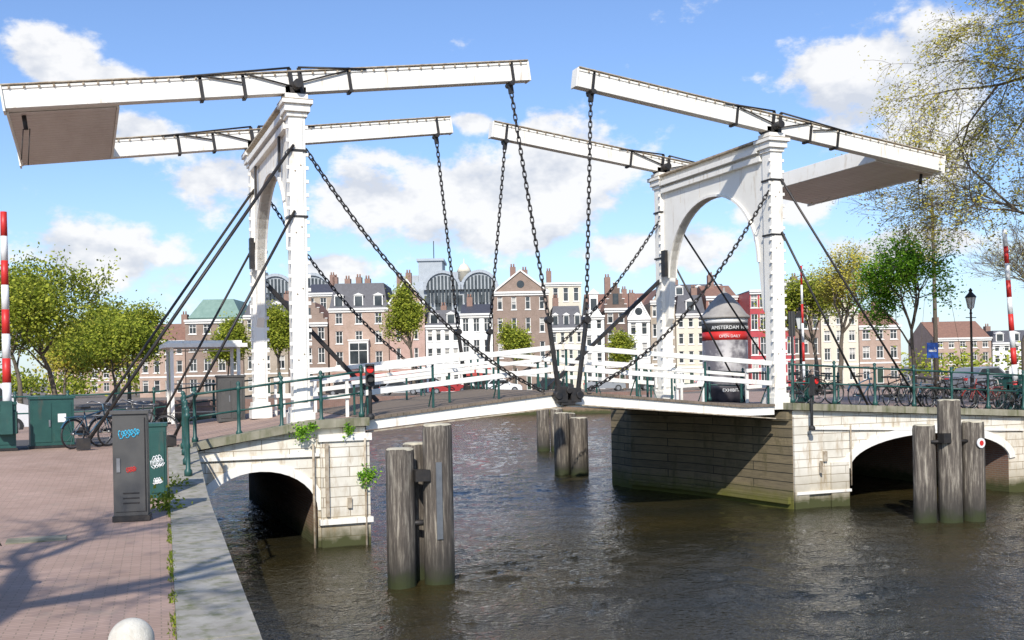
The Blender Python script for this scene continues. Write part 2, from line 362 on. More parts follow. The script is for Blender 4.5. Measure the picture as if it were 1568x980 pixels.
b.obj('left_bridge_road',[CONC,PAVE],DB)
b=MB(); arc=ell(24.15,3.15,1.1,.92,26)[::-1]
prof=[(19.0,-1.5),(21.0,-1.5)]+arc+[(27.3,-1.5),(28.0,-1.5),(28.0,2.38),(19.0,2.88)]
b.exy(prof,25.4,34.5,0,1)
b.b2(19.0,19.5,25.33,25.395,-1.5,2.7,0); b.b2(20.3,20.95,25.33,25.395,-1.5,1.3,0)
for a,c in zip(arc[:-1],arc[1:]):
    def out(q): d=Vector(((q[0]-24.15)/3,(q[1]-1.1)*1.3+.15)); d.normalize(); return (q[0]+d.x*.25,q[1]+d.y*.25)
    b.exy([a,c,out(c),out(a)],25.34,25.41,2)
b.b2(19.05,21.0,25.3,25.4,.42,.5,2); b.exy([(19.6,2.3),(27.9,1.95),(27.9,2.02),(19.6,2.38)],25.33,25.39,2)
b.box((20.1,25.36,1.5),(.12,.08,.3),3); b.box((19.9,25.28,1.2),(.05,.1,.35),3); b.tube((21.0,25.3,.6),(21.0,25.3,2.4),.025,n=6,m=3)
b.obj('right_abutment',[WBRICK,RBRICK,WHITE,RUST],DB)
b=MB()
b.exy([(18.9,2.9),(28.2,2.4),(28.2,2.6),(18.9,3.1)],25.22,25.75,0); b.exy([(18.6,2.92),(28.0,2.42),(28.0,2.56),(18.6,3.06)],25.76,34.5,1)
b.exy([(28.2,2.3),(45,2.3),(45,2.6),(28.2,2.6)],25.22,25.75,0)
b.obj('right_bridge_road',[CONC,ASPH],DB)
b=MB(); b.b2(28.0,45,25.3,25.45,-1.5,2.3,0); b.obj('brick_quay_wall',[RBRICK])
b=MB(); b.prism([(19.0,25.41),(19.0,34.49),(17.7,34.3),(17.7,32.8),(18.5,30.0),(18.98,25.41)],-1.5,2.86,0,0)
b.bar((17.62,32.8,.25),(18.42,30,.25),.12,.2,0); b.bar((18.42,30,.25),(18.93,25.5,.25),.12,.2,0)
b.bar((17.62,32.8,2.7),(18.42,30,2.7),.14,.25,0); b.bar((18.42,30,2.7),(18.93,25.5,2.7),.14,.25,0)
b.obj('timber_abutment_wall',[TWALL],DB)
def zleaf(x): return 3.07+.55*(1-abs(x-11.9)/5.6) if abs(x-11.9)<5.6 else 3.07
def leaf(name,x0,x1):
    b=MB(); n=34; dx=(x1-x0)/n
    for i in range(n):
        xa=x0+dx*i; xb=xa+dx*.94; b.exy([(xa,zleaf(xa)-.07),(xb,zleaf(xb)-.07),(xb,zleaf(xb)),(xa,zleaf(xa))],25.62,32.78,1)
    for yy in (25.68,32.62):
        k=8
        for i in range(k):
            xa=x0+(x1-x0)*i/k; xb=x0+(x1-x0)*(i+1)/k
            def dep(x): t=abs(x-11.9)/6.5; return .24+.12*(1-t)**2
            b.exy([(xa,zleaf(xa)-.072-dep(xa)),(xb,zleaf(xb)-.072-dep(xb)),(xb,zleaf(xb)-.072),(xa,zleaf(xa)-.072)],yy,yy+.12,0)
        b.bar((x0,yy+.0,zleaf(x0)-.36),(x1,yy+.0,zleaf(x1)-.42),.16,.03,2)
    for yy in (27.2,28.6,30,31.2): b.bar((x0,yy,zleaf(x0)-.25),(x1,yy,zleaf(x1)-.25),.15,.3,3)
    for i in range(7):
        x=x0+(x1-x0)*(i+.5)/7; b.b2(x-.06,x+.06,25.8,32.6,zleaf(x)-.3,zleaf(x)-.08,3)
    b.obj(name,[WHITE,PLANK,RUST,IRON],DB)
    b=MB()
    rails=[(25.78,1.18,.60,.14),(32.68,1.18,.60,.14),(27.15,.85,None,.10),(31.25,.85,None,.10)]
    for yy,h1,h2,hh in rails:
        for h in (h1,h2):
            if h: b.bar((x0,yy,zleaf(x0)+h),(x1,yy,zleaf(x1)+h),.06,hh,0)
        k=3 if h2 else 2
        for i in range(k+1):
            x=x0+(x1-x0)*i/k+(.08 if i==0 else -.08 if i==k else 0); b.b2(x-.028,x+.028,yy+.035,yy+.09,zleaf(x),zleaf(x)+h1-.02,1)
            if h2: b.bar((x,yy+.06,zleaf(x)+h2),(x,yy+(.45 if yy<29 else -.35),zleaf(x)+.02),.03,.03,1)
    b.obj(name+'_railing',[WHITE2,GREEN],DB,bevel=.008)
leaf('left_leaf',6.45,11.86); leaf('right_leaf',11.94,18.58)
b=MB()
for yy in (25.55,32.85):
    b.box((11.72,yy,3.52),(.3,.22,.42)); b.box((12.12,yy,3.5),(.3,.22,.38)); b.tube((11.6,yy-.15,3.5),(11.6,yy+.2,3.5),.11,n=10); b.tube((12.22,yy-.15,3.5),(12.22,yy+.2,3.5),.11,n=10)
    b.box((11.9,yy,3.3),(.4,.18,.14)); b.tube((11.9,yy-.16,3.62),(11.9,yy+.1,3.62),.08,n=10)
    b.bar((11.40,yy,5.5),(11.66,yy,3.5),.09,.13); b.bar((12.5,yy,5.5),(12.2,yy,3.5),.09,.13)
    b.tube((11.40,yy-.12,5.5),(11.40,yy+.12,5.5),.1,n=10); b.tube((12.5,yy-.12,5.5),(12.5,yy+.12,5.5),.1,n=10)
b.obj('leaf_tip_ironwork',[IRON],DB,bevel=.01)
b=MB()
for (x0,x1) in ((5.35,6.4),(18.65,19.8)):
    for yy in (27.15,31.25,32.68):
        for h in (.55,1.05): b.bar((x0,yy,3.0+h),(x1,yy,3.05+h),.06,.11)
        for x in (x0+.06,x1-.06): b.b2(x-.04,x+.04,yy+.035,yy+.1,2.9,4.05)
b.obj('approach_railing',[WHITE2],DB)
def portal(name,X,sgn):
    b=MB()
    for yy in (YN,YF):
        b.b2(X-.2,X+.2,yy-.21,yy+.21,2.9,10.45,0)
        b.b2(X-.30,X+.30,yy-.31,yy+.31,2.9,3.25,0); b.b2(X-.26,X+.26,yy-.27,yy+.27,3.25,3.38,0)
        b.b2(X-.25,X+.25,yy-.26,yy+.26,10.45,10.56,0); b.b2(X-.31,X+.31,yy-.33,yy+.33,10.56,10.74,0); b.b2(X-.37,X+.37,yy-.40,yy+.40,10.74,10.84,0); b.b2(X-.27,X+.27,yy-.29,yy+.29,10.84,11.0,0)
        b.b2(X-.375,X+.375,yy-.405,yy+.405,10.842,10.862,1)
        for dxx in (-.235,.235):
            zz=3.6
            while zz<10.3: b.box((X+dxx,yy-.19,zz),(.07,.05,.09),0); zz+=.33
        b.b2(X-.13,X+.13,yy-.232,yy-.21,3.5,10.4,0)
        for q in (4.6,6.2,7.7,9.2):
            for s in (-.07,.07): b.tube((X+s,yy-.232,q+s),(X+s,yy-.25,q+s),.022,n=6,m=1)
    arc=[(29.2+2.58*math.cos(math.pi*i/24),7.3+2.35*math.sin(math.pi*i/24)) for i in range(25)]
    poly=[(26.215,5.6),(26.215,10.5),(32.185,10.5),(32.185,5.6)]+[(31.95,5.9)]+arc+[(26.45,5.9)]
    b.exx(poly,X-.11,X+.11,0)
    rim=[(29.2+2.66*math.cos(math.pi*i/24),7.3+2.43*math.sin(math.pi*i/24)) for i in range(25)]
    for i in range(24): b.exx([arc[i],arc[i+1],rim[i+1],rim[i]],X-.17,X+.17,0)
    b.b2(X-.24,X+.24,26.3,32.1,10.25,10.42,0); b.b2(X-.31,X+.31,26.34,32.06,10.5,10.66,0); b.b2(X-.20,X+.20,26.34,32.06,10.66,10.82,0)
    b.b2(X-.34,X+.34,26.41,31.99,10.82,10.88,1)
    for yy in (27.4,28.6,29.8,31.0): b.b2(X-.115,X+.115,yy-.006,yy+.006,9.75,10.25,1)
    b.obj(name,[WHITE,RUST],DB,bevel=.012)
    b=MB()
    for yy in (YN,YF):
        b.box((X+sgn*.0,yy,11.1),(.5,.30,.2)); b.tube((X,yy-.5,11.2),(X,yy+.5,11.2),.11,n=12)
        b.b2(X-.23,X+.23,yy-.245,yy+.245,8.0,8.05); b.b2(X-.23,X+.23,yy-.245,yy+.245,9.6,9.66)
    for yy in (27.2,31.2): b.box((X-sgn*.2,yy,9.9),(.06,.12,1.1))
    b.box((X-.25,YF-.5,7.8),(.12,.25,.9))
    b.obj(name+'_bearings',[IRON],DB)
portal('left_portal',XL,1); portal('right_portal',XR,-1)
def balance(name,X,sg,zp,slope,tip,tail,):
    L=math.hypot(1,slope); du=Vector((sg/L,0,slope/L)); dn=Vector((-slope*sg/L,0,1/L))
    def P(t,y,h): return Vector((X,0,zp))+du*t+dn*h+Vector((0,y,0))
    Mx=Matrix((du,Vector((0,1,0)),dn)).transposed()
    H=.50
    b=MB(); c=MB()
    for yy in (YN,YF):
        b.box(P((tip-tail)/2,yy,0),(tip+tail,.30,H),0,Mx)
        b.box(P((tip-tail)/2,yy,H/2+.02),(tip+tail+.06,.42,.035),1,Mx)
        b.box(P((tip-tail)/2,yy,H/2-.05),(tip+tail,.35,.06),0,Mx)
        b.box(P(tip+.03,yy,0),(.05,.36,H+.03),0,Mx)
        b.box(P(-tail-.02,yy,-.02),(.05,.40,H+.1),0,Mx)
        t=-tail+.15
        while t<tip-.1:
            b.box(P(t,yy-.185,H/2-.045),(.05,.04,.06),1,Mx); t+=.31
        for t in (-2.25,-1.25,1.35,tip-.45): c.box(P(t,yy,0),(.08,.35,H+.10),0,Mx)
        for t in (-.12,.12): c.box(P(t,yy-.19,.02),(.10,.03,H+.14),0,Mx)
        ft=H/2+.06
        c.tube(P(-2.7,yy-.20,ft-.06),P(-.1,yy-.20,ft+.04),.026,n=6); c.tube(P(-2.2,yy-.20,ft-.05),P(-1.3,yy-.20,.05),.022,n=6); c.tube(P(-1.2,yy-.20,ft-.05),P(-.05,yy-.20,-.12),.022,n=6)
        c.tube(P(.1,yy-.20,ft+.04),P(1.8,yy-.20,ft-.08),.026,n=6); c.tube(P(.1,yy-.20,-.02),P(1.3,yy-.20,ft-.1),.022,n=6)
        c.box(P(-.05,yy,-.36),(.6,.26,.22),0,Mx)
        c.tube(P(tip-.5,yy-.2,-.3),P(tip-.5,yy+.2,-.3),.07,n=8); c.box(P(tip-.5,yy,-.42),(.12,.1,.25),0,Mx)
    y0,y1=YN+.16,YF-.16
    b.box(P(-tail+1.18,(y0+y1)/2,-.02),(2.34,y1-y0,H-.02),0,Mx)
    k=22
    for i in range(k):
        yy=y0+(y1-y0)*(i+.5)/k; b.box(P(-tail+1.19,yy,-H/2-.035),(2.30,(y1-y0)/k*.93,.03),2,Mx)
    b.box(P(-tail+.03,(y0+y1)/2,-.05),(.06,y1-y0+.02,H+.05),0,Mx); b.box(P(-tail+2.38,(y0+y1)/2,-.05),(.06,y1-y0,H+.02),0,Mx)
    b.obj(name,[WHITE,RUST,UNDER],DB,bevel=.01)
    c.tube(P(-tail+.35,YN+.4,-.3),P(-tail+.35,YN+.4,-.62),.05,n=6)
    for q in (-.06,.08): c.tube(P(-tail+.35+q,YN+.4,-.6),P(-tail+.3+q,YN+.4,-.6)+Vector((0,0,-.75-q)),.012,n=5)
    c.obj(name+'_ironwork',[IRON],DB)
    return P
PL=balance('left_balance_beams',XL,1,11.3,.136,6.22,6.52)
PR=balance('right_balance_beams',XR+.05,-1,11.28,.128,6.45,6.38)
def chain(b,a,c,sag=0,pitch=.15,r=.018,hw=.044):
    a=Vector(a); c=Vector(c); n0=60; pts=[]
    for i in range(n0+1):
        t=i/n0; p_=a.lerp(c,t); p_.z-=sag*4*t*(1-t); pts.append(p_)
    L=sum((pts[i+1]-pts[i]).length for i in range(n0)); n=int(L/pitch); out=[pts[0]]; step=L/n; d=0
    for i in range(n0):
        seg=(pts[i+1]-pts[i]).length
        while d+seg>=step*len(out)-1e-6 and len(out)<=n:
            out.append(pts[i].lerp(pts[i+1],(step*len(out)-d)/seg))
        d+=seg
    for i,(p0,p1) in enumerate(zip(out[:-1],out[1:])):
        dd,x,y,l=b.frame(p0,p1); s=(x+y).normalized() if i%2 else (x-y).normalized()
        mid=(p0+p1)/2; e=l*.66
        ring=[mid+dd*e+s*hw*.4,mid+dd*e*.6+s*hw,mid-dd*e*.6+s*hw,mid-dd*e+s*hw*.4,mid-dd*e-s*hw*.4,mid-dd*e*.6-s*hw,mid+dd*e*.6-s*hw,mid+dd*e-s*hw*.4]
        for k in range(8): b.tube(ring[k],ring[(k+1)%8],r,r,4,0,False)
b=MB()
for yy,yb in ((YN,25.55),(YF,32.85)):
    tl=PL(5.72,yy,-.5); tr=PR(5.95,yy,-.5)
    chain(b,tl,(11.40,yb,5.5),.05); chain(b,tr,(12.5,yb,5.5),.05)
    chain(b,(XL+.22,yy-.1,9.7),(11.2,yb,3.62),.85); chain(b,(XR-.22,yy-.1,9.3),(12.5,yb,3.62),.85)
b.obj('lifting_chains',[IRON],DB)
b=MB()
for yy in (YN,YF):
    o=-.27
    b.tube((XL-.1,yy+o,9.75),(-.05,yy+o,2.6),.034,n=8); b.tube((XL-.1,yy+o,8.15),(1.8,yy+o,2.6),.034,n=8)
    b.tube((XR+.1,yy+o,9.65),(24.2,yy+o,2.7),.034,n=8); b.tube((XR+.1,yy+o,8.1),(22.1,yy+o,2.8),.034,n=8)
    b.tube((XL-.1,yy+.25,9.75),(-.05,yy+.25,2.6),.03,n=8)
    for x in (-.05,1.8,24.2,22.1): b.box((x,yy+o,2.7),(.3,.16,.25))
b.bar((XL+.1,YF,7.1),(8.6,YF+.3,3.3),.12,.12); b.bar((XR-.1,YF,7.3),(14.4,YF+.3,3.5),.12,.12)
b.obj('stay_rods',[IRON],DB)
def railing(name,pts,h=1.15):
    b=MB()
    for i,p_ in enumerate(pts):
        p_=Vector(p_)
        b.lathe(p_,[(.075,0),(.075,.1),(.045,.14),(.04,.5),(.055,.56),(.04,.62),(.036,h-.08),(.06,h-.05),(.06,h),(.03,h+.03),(.055,h+.08),(.03,h+.13),(.005,h+.14)],8)
    for a,c in zip(pts[:-1],pts[1:]):
        a=Vector(a); c=Vector(c)
        for hh,r in ((h-.03,.032),(h*.52,.026)): b.tube(a+Vector((0,0,hh)),c+Vector((0,0,hh)),r,n=6)
    return b.obj(name,[GREEN])
pr=[(xe(y)-.22,y,zg(y)+.02) for y in (20.6,22.0,23.4,24.7)]
pr+=[(2.35,25.5,2.64)]+[(x,25.5,2.64+(x-2.35)*.114) for x in (3.35,4.35,5.3)]+[(6.3,25.5,3.1)]
railing('iron_railing',pr)
def zr(x): return 3.1-(x-18.9)*.0538
railing('iron_railing',[(x,25.5,zr(x) if x<28.2 else 2.6) for x in [19.1+1.5*i for i in range(18)]])
railing('iron_railing',[(x,34.3,zr(x)) for x in [18.9+1.5*i for i in range(7)]])
railing('iron_railing',[(-14+1.5*i,36.0,zg(36)) for i in range(10)]+[(2.1,36.6,2.6),(4.0,36.6,2.8),(6.2,36.6,3.02)])
# ------------------------------------------------------------------ piles
def pile(b,x,y,top,r,seed):
    rr=random.Random(seed); n=16; i=len(b.v); lev=[-1.5,.0,.5,1.2,2.0,top-.14,top-.03,top]
    for j,z in enumerate(lev):
        for k in range(n):
            t=2*math.pi*k/n; q=r*(1.03-.03*z/3)*(1+.06*math.sin(3*t+seed)+.03*math.sin(7*t+seed*2)+rr.uniform(-.015,.015))
            if j==len(lev)-2: q*=.97
            if j==len(lev)-1: q*=.82
            b.v.append((x+q*math.cos(t),y+q*math.sin(t),z+(rr.uniform(-.02,.02) if j==6 else 0)))
    for j in range(len(lev)-1):
        for k in range(n):
            k2=(k+1)%n; b.f.append((i+j*n+k,i+j*n+k2,i+(j+1)*n+k2,i+(j+1)*n+k)); b.m.append(1 if j>=6 else 0); b.s.append(j<5)
    b.f.append(tuple(i+(len(lev)-1)*n+k for k in range(n))); b.m.append(1); b.s.append(False)
b=MB(); pile(b,5.68,20.0,2.69,.27,1); pile(b,6.42,19.95,3.14,.29,2); pile(b,6.15,20.55,2.75,.25,3)
b.box((6.05,19.8,2.15),(.3,.25,.22),2); b.tube((5.95,19.75,2.1),(6.2,19.75,2.1),.05,n=8,m=2); b.tube((5.7,20,1.2),(6.45,20.0,1.2),.06,n=8,m=2); b.b2(6.3,6.42,19.63,19.66,.9,2.4,3)
b.obj('mooring_piles',[PILE,PILETOP,IRON,STEEL])
b=MB(); pile(b,20.5,21.85,2.55,.28,4); pile(b,21.1,21.55,3.2,.29,5); pile(b,21.72,21.35,2.62,.28,6)
b.box((20.8,21.4,2.2),(.25,.2,.25),2); b.tube((20.5,21.6,2.1),(21.7,21.25,2.1),.05,n=8,m=2)
b.tube((21.68,21.08,2.05),(21.68,21.03,2.05),.13,n=14,m=3); b.tube((21.68,21.03,2.05),(21.68,21.025,2.05),.07,n=14,m=4)
b.obj('mooring_piles',[PILE,PILETOP,IRON,WPL,RED])
b=MB(); pile(b,17.75,38.7,2.5,.3,7); pile(b,18.3,38.3,2.3,.35,8); pile(b,18.25,39.2,2.45,.3,9); b.obj('mooring_piles',[PILE,PILETOP])
b=MB(); pile(b,22.4,51.2,2.35,.33,10); pile(b,23.1,51.0,2.2,.33,11); b.obj('mooring_piles',[PILE,PILETOP])
# ------------------------------------------------------------------ street furniture
e=empty('utility_cabinet',(.60,16.1,2.11),math.radians(-8))
b=MB(); b.b2(-.23,.23,-.17,.17,.08,1.52,0); b.b2(-.25,.25,-.19,.19,0,.08,1); b.b2(-.26,.26,-.2,.2,1.52,1.57,0)
b.b2(-.205,.205,-.185,-.172,.14,1.47,0); b.b2(-.18,-.13,-.20,-.186,.7,.9,2); b.b2(.197,.207,-.192,-.172,.14,1.47,1)
for z in (.25,.32,.39): b.b2(-.1,.12,-.19,-.186,z,z+.02,1)
b.obj('body',[DGREY,IRON,STEEL],e,bevel=.008)
def text(name,s,size,mat,parent,loc,rot,ext=.002):
    cu_=bpy.data.curves.new(name,'FONT'); cu_.body=s; cu_.size=size; cu_.extrude=ext; cu_.align_x='CENTER'; cu_.materials.append(mat)
    o=bpy.data.objects.new(name,cu_); COL.objects.link(o); o.parent=parent; o.location=loc; o.rotation_euler=rot; return o
CY=pm('cyan_spray',(.05,.45,.65),(.04,.4,.6),2,.5,0)
def scribble(name,mat,cx,cz,wd,ht,seed,yy=-.1885,r=.007):
    rr=random.Random(seed); b=MB(); pts=[]; n=40; ph=rr.uniform(0,6)
    for i in range(n):
        t=i/(n-1); pts.append((cx-wd/2+wd*t+.22*ht*math.cos(i*1.05+ph),yy,cz+ht*.42*math.sin(i*1.05+ph)*(1+.4*math.sin(i*.5))+wd*.12*(t-.5)))
    b.path(pts,r,5); b.obj(name,[mat],e)
scribble('graffiti_blue',CY,0,1.25,.27,.12,1,r=.0065); scribble('graffiti_red',RED,.02,.74,.12,.07,4,r=.005)
e=empty('green_utility_box',(1.12,18.7,2.13),math.radians(-6))
b=MB(); b.b2(-.14,.14,-.2,.2,0,1.2,0); b.b2(-.16,.16,-.22,.22,1.2,1.26,0); b.b2(-.11,.11,-.215,-.202,.1,1.12,0); b.obj('body',[GREEN],e,bevel=.01)
scribble('graffiti_white',WPL,0,.62,.14,.2,9,yy=-.217,r=.006); scribble('graffiti_white_tag',WPL,0,.3,.12,.1,5,yy=-.217,r=.006)
b=MB(); b.lathe((.27,7.85,2.1),[(.11,0),(.11,.03),(.09,.06)]+[(.155*math.sin(a),.19-.155*math.cos(a)) for a in [math.radians(35+10*i) for i in range(14)]]+[(.005,.345)],24)
b.obj('stone_bollard',[pm('bollard_stone',(.66,.63,.54),(.50,.47,.40),9,.85,.6,dirt=(.35,.32,.24),dirtamt=.5)])
def greenbox(x,y,rz,wd=.95,h=1.15):
    e=empty('barrier_cabinet',(x,y,2.56),rz); b=MB(); b.b2(-wd/2,wd/2,-.3,.3,.06,h,0); b.b2(-wd/2-.03,wd/2+.03,-.33,.33,0,.06,1); b.b2(-wd/2-.03,wd/2+.03,-.33,.33,h,h+.06,0)
    b.b2(-wd/2+.05,-.02,-.315,-.302,.14,h-.08,0); b.b2(.02,wd/2-.05,-.315,-.302,.14,h-.08,0); b.b2(-.08,-.04,-.34,-.316,.5,.66,2)
    b.b2(.12,.3,-.32,-.316,.6,.8,3); b.obj('body',[GREEN,IRON,STEEL,WPL],e,bevel=.01)
greenbox(-.75,27.4,.1); greenbox(-1.95,26.9,.1,.9,1.05)
def boom(x,y,z0,z1,lean,r=.075):
    e=empty('barrier_pole',(x,y,z0)); b=MB(); n=int((z1-z0)/.55)
    for i in range(n):
        a=i/n*(z1-z0); c=(i+1)/n*(z1-z0); b.tube((lean*a,0,a),(lean*c,0,c),r*(1-.3*i/n),r*(1-.3*(i+1)/n),10,i%2)
    b.b2(-.2,.2,-.2,.2,-.05,.45,2); b.tube((0,-.25,.35),(0,.25,.35),.13,n=12,m=2); b.b2(-.12,.12,-.3,-.2,-.05,.7,2)
    b.obj('pole',[RED,WPL,GREEN],e)
boom(-1.64,26.6,3.0,8.0,.0,.10); boom(29.0,26.6,2.95,8.6,-.07,.10); boom(20.9,27.3,3.1,7.3,-.01,.045)
e=empty('barrier_cabinet',(29.3,27.0,2.55)); b=MB(); b.b2(-.5,.5,-.3,.3,0,1.1,0); b.b2(-.55,.55,-.35,.35,1.1,1.16,0); b.b2(-.44,-.02,-.315,-.302,.1,1.0,0); b.b2(.02,.44,-.315,-.302,.1,1.0,0); b.obj('body',[GREEN],e,bevel=.01)
REDL=pm('red_signal_lens',(.8,.02,.015),(.7,.02,.015),2,.25,0)
def signal(x,y,z0,h,rz,lamps=2,hd=.55,name='traffic_light'):
    e=empty(name,(x,y,z0),rz); b=MB(); b.tube((0,0,0),(0,0,h),.045,n=10); b.box((0,-.10,h-hd/2),(.22,.16,hd))
    for i in range(lamps):
        z=h-hd*(i+.5)/lamps; b.tube((0,-.18,z),(0,-.2,z),.085,n=14,m=1 if i==0 else 0); b.tube((0,-.185,z+.05),(0,-.30,z+.07),.095,.10,12,0,False) if i else b.bar((0,-.18,z+.1),(0,-.3,z+.1),.2,.02,0)
    b.lathe((0,0,0),[(.1,0),(.1,.08),(.05,.14)],10); b.obj('signal',[BLACK,REDL],e,bevel=.006)
signal(6.5,25.42,3.05,1.35,-.2); signal(19.45,25.1,2.3,1.55,.3); signal(22.5,30.0,2.9,3.15,2.6,3,.85)
e=empty('bridge_shelter',(3.5,34.9,2.75)); b=MB()
for x in (-1.0,1.0):
    for y in (-.8,.8): b.b2(x-.05,x+.05,y-.05,y+.05,0,2.35,0)
b.b2(-1.25,1.25,-1.05,1.05,2.35,2.47,0); b.b2(-1.1,1.1,-.9,.9,2.47,2.56,0)
b.b2(-1.01,-.99,-.75,.75,.3,2.25,1); b.b2(-.9,.9,.45,.7,.45,.5,2)
for z in (.28,1.2,2.26): b.b2(-.95,.95,.76,.82,z,z+.04,0)
b.obj('shelter',[WHITE2,GLASS,PLANK],e)
e=empty('control_cabinet',(4.15,33.4,2.8)); b=MB(); b.b2(-.4,.4,-.25,.25,0,1.35,0); b.b2(-.43,.43,-.28,.28,1.35,1.42,0); b.b2(-.33,-.02,-.265,-.252,.1,1.25,0); b.b2(.02,.33,-.265,-.252,.1,1.25,0); b.b2(-.08,-.04,-.28,-.266,.6,.8,1)
b.obj('body',[DGREY,STEEL],e,bevel=.008)
PR2=(24.6,37.3)
e=empty('advertising_column',(PR2[0],PR2[1],2.5))
def adm():
    m,nt,p=newmat('poster_wrap'); tc=N(nt,'ShaderNodeTexCoord'); sx=N(nt,'ShaderNodeSeparateXYZ'); nt.links.new(tc.outputs['Object'],sx.inputs[0])
    n=noise(nt,tc.outputs['Object'],1.3,5); mr=N(nt,'ShaderNodeMath',operation='MULTIPLY_ADD',inp={1:.35}); nt.links.new(n,mr.inputs[0]); nt.links.new(sx.outputs[2],mr.inputs[2])
    mp=N(nt,'ShaderNodeMapRange',inp={'From Min':0,'From Max':4.0}); nt.links.new(mr.outputs[0],mp.inputs[0])
    c=ramp(nt,mp.outputs[0],[(0,(.05,.05,.06)),(.24,(.06,.06,.07)),(.28,(.26,.25,.26)),(.5,(.40,.38,.37)),(.62,(.44,.42,.41)),(.8,(.36,.35,.35))])
    nt.links.new(mixc(nt,ramp(nt,noise(nt,tc.outputs['Object'],1.6,4),[(.42,(0,0,0)),(.58,(1,1,1))]),c,(.12,.11,.12)),p.inputs['Base Color']); p.inputs['Roughness'].default_value=.5; return m
b=MB(); b.lathe((0,0,0),[(.98,0),(.98,.25)],28,1); b.lathe((0,0,.25),[(.93,0),(.93,2.55)],28,0); b.lathe((0,0,2.8),[(.935,0),(.935,.35)],28,2); b.lathe((0,0,3.15),[(.94,0),(.94,.34)],28,1); b.lathe((0,0,3.49),[(.95,0),(.95,.2)],28,4)
b.lathe((0,0,3.69),[(1.03,0),(1.05,.05),(1.03,.1),(.9,.2),(.6,.62),(.25,1.0),(.1,1.1),(.05,1.15),(.04,1.3)],28,3)
b.obj('column',[adm(),BLACK,RED,pm('column_roof',(.36,.34,.31),(.26,.24,.22),3,.6,.1),WPL],e)
def bent(name,s,size,z,rad,mat,a0):
    o=text(name,s,size,mat,None,(0,0,0),(0,0,0)); dg=bpy.context.evaluated_depsgraph_get(); me=bpy.data.meshes.new_from_object(o.evaluated_get(dg)); bpy.data.objects.remove(o)
    for v_ in me.vertices:
        t=v_.co.x/rad+a0; r_=rad+.005+v_.co.z; h=v_.co.y; v_.co=(r_*math.sin(t),-r_*math.cos(t),z+h)
    o=bpy.data.objects.new(name,me); COL.objects.link(o); o.parent=e
bent('lettering','AMSTERDAM  HERMITAGE  AMSTERDAM',.2,3.24,.945,WPL,.75); bent('lettering_small','EXHIBITION',.18,.7,.94,WPL,-.2); bent('lettering_red_band','OPEN DAILY',.16,2.9,.94,WPL,-.35)
def lamp(x,y,z,h):
    e=empty('street_lamp',(x,y,z)); b=MB()
    b.lathe((0,0,0),[(.16,0),(.16,.25),(.1,.35),(.08,1.0),(.1,1.05),(.055,1.15),(.045,h-1.0),(.07,h-.98),(.04,h-.9),(.05,h-.8)],12,0)
    b.lathe((0,0,h-.8),[(.05,0),(.12,.05),(.20,.5)],6,1,False); b.lathe((0,0,h-.3),[(.25,0),(.2,.08),(.09,.2),(.06,.25),(.09,.3),(.02,.4)],6,0,False)
    for k in range(6):
        t=math.pi/3*k; b.tube((.12*math.cos(t),.12*math.sin(t),h-.75),(.205*math.cos(t),.205*math.sin(t),h-.3),.014,n=4)
    for k in (-1,1): b.tube((0,0,h-1.15),(.28*k,0,h-1.15),.018,n=6)
    b.obj('lamp',[IRON,pm('lamp_glass',(.7,.72,.7),(.6,.62,.6),2,.2,0)],e)
lamp(34.9,34.3,2.5,4.75); lamp(25.5,33.5,2.65,3.7)
e=empty('blue_sign',(31.1,32.6,2.5)); b=MB(); b.tube((0,0,0),(0,0,2.6),.035,n=8,m=1); b.b2(-.28,.28,-.06,-.035,1.9,2.5,0); b.b2(-.2,.2,-.066,-.061,2.14,2.22,2); b.tube((.08,-.064,2.3),(.18,-.064,2.18),.012,n=4,m=2); b.obj('sign',[BLUE,STEEL,WPL],e)
b=MB(); b.tube((44.7,46.5,2.5),(44.6,46.5,13.6),.14,.07,8); b.tube((44.6,46.5,13.3),(47.5,47,2.6),.015,n=4); b.tube((44.6,46.5,13.3),(42.8,46,2.6),.012,n=4); b.obj('timber_mast',[BARK])
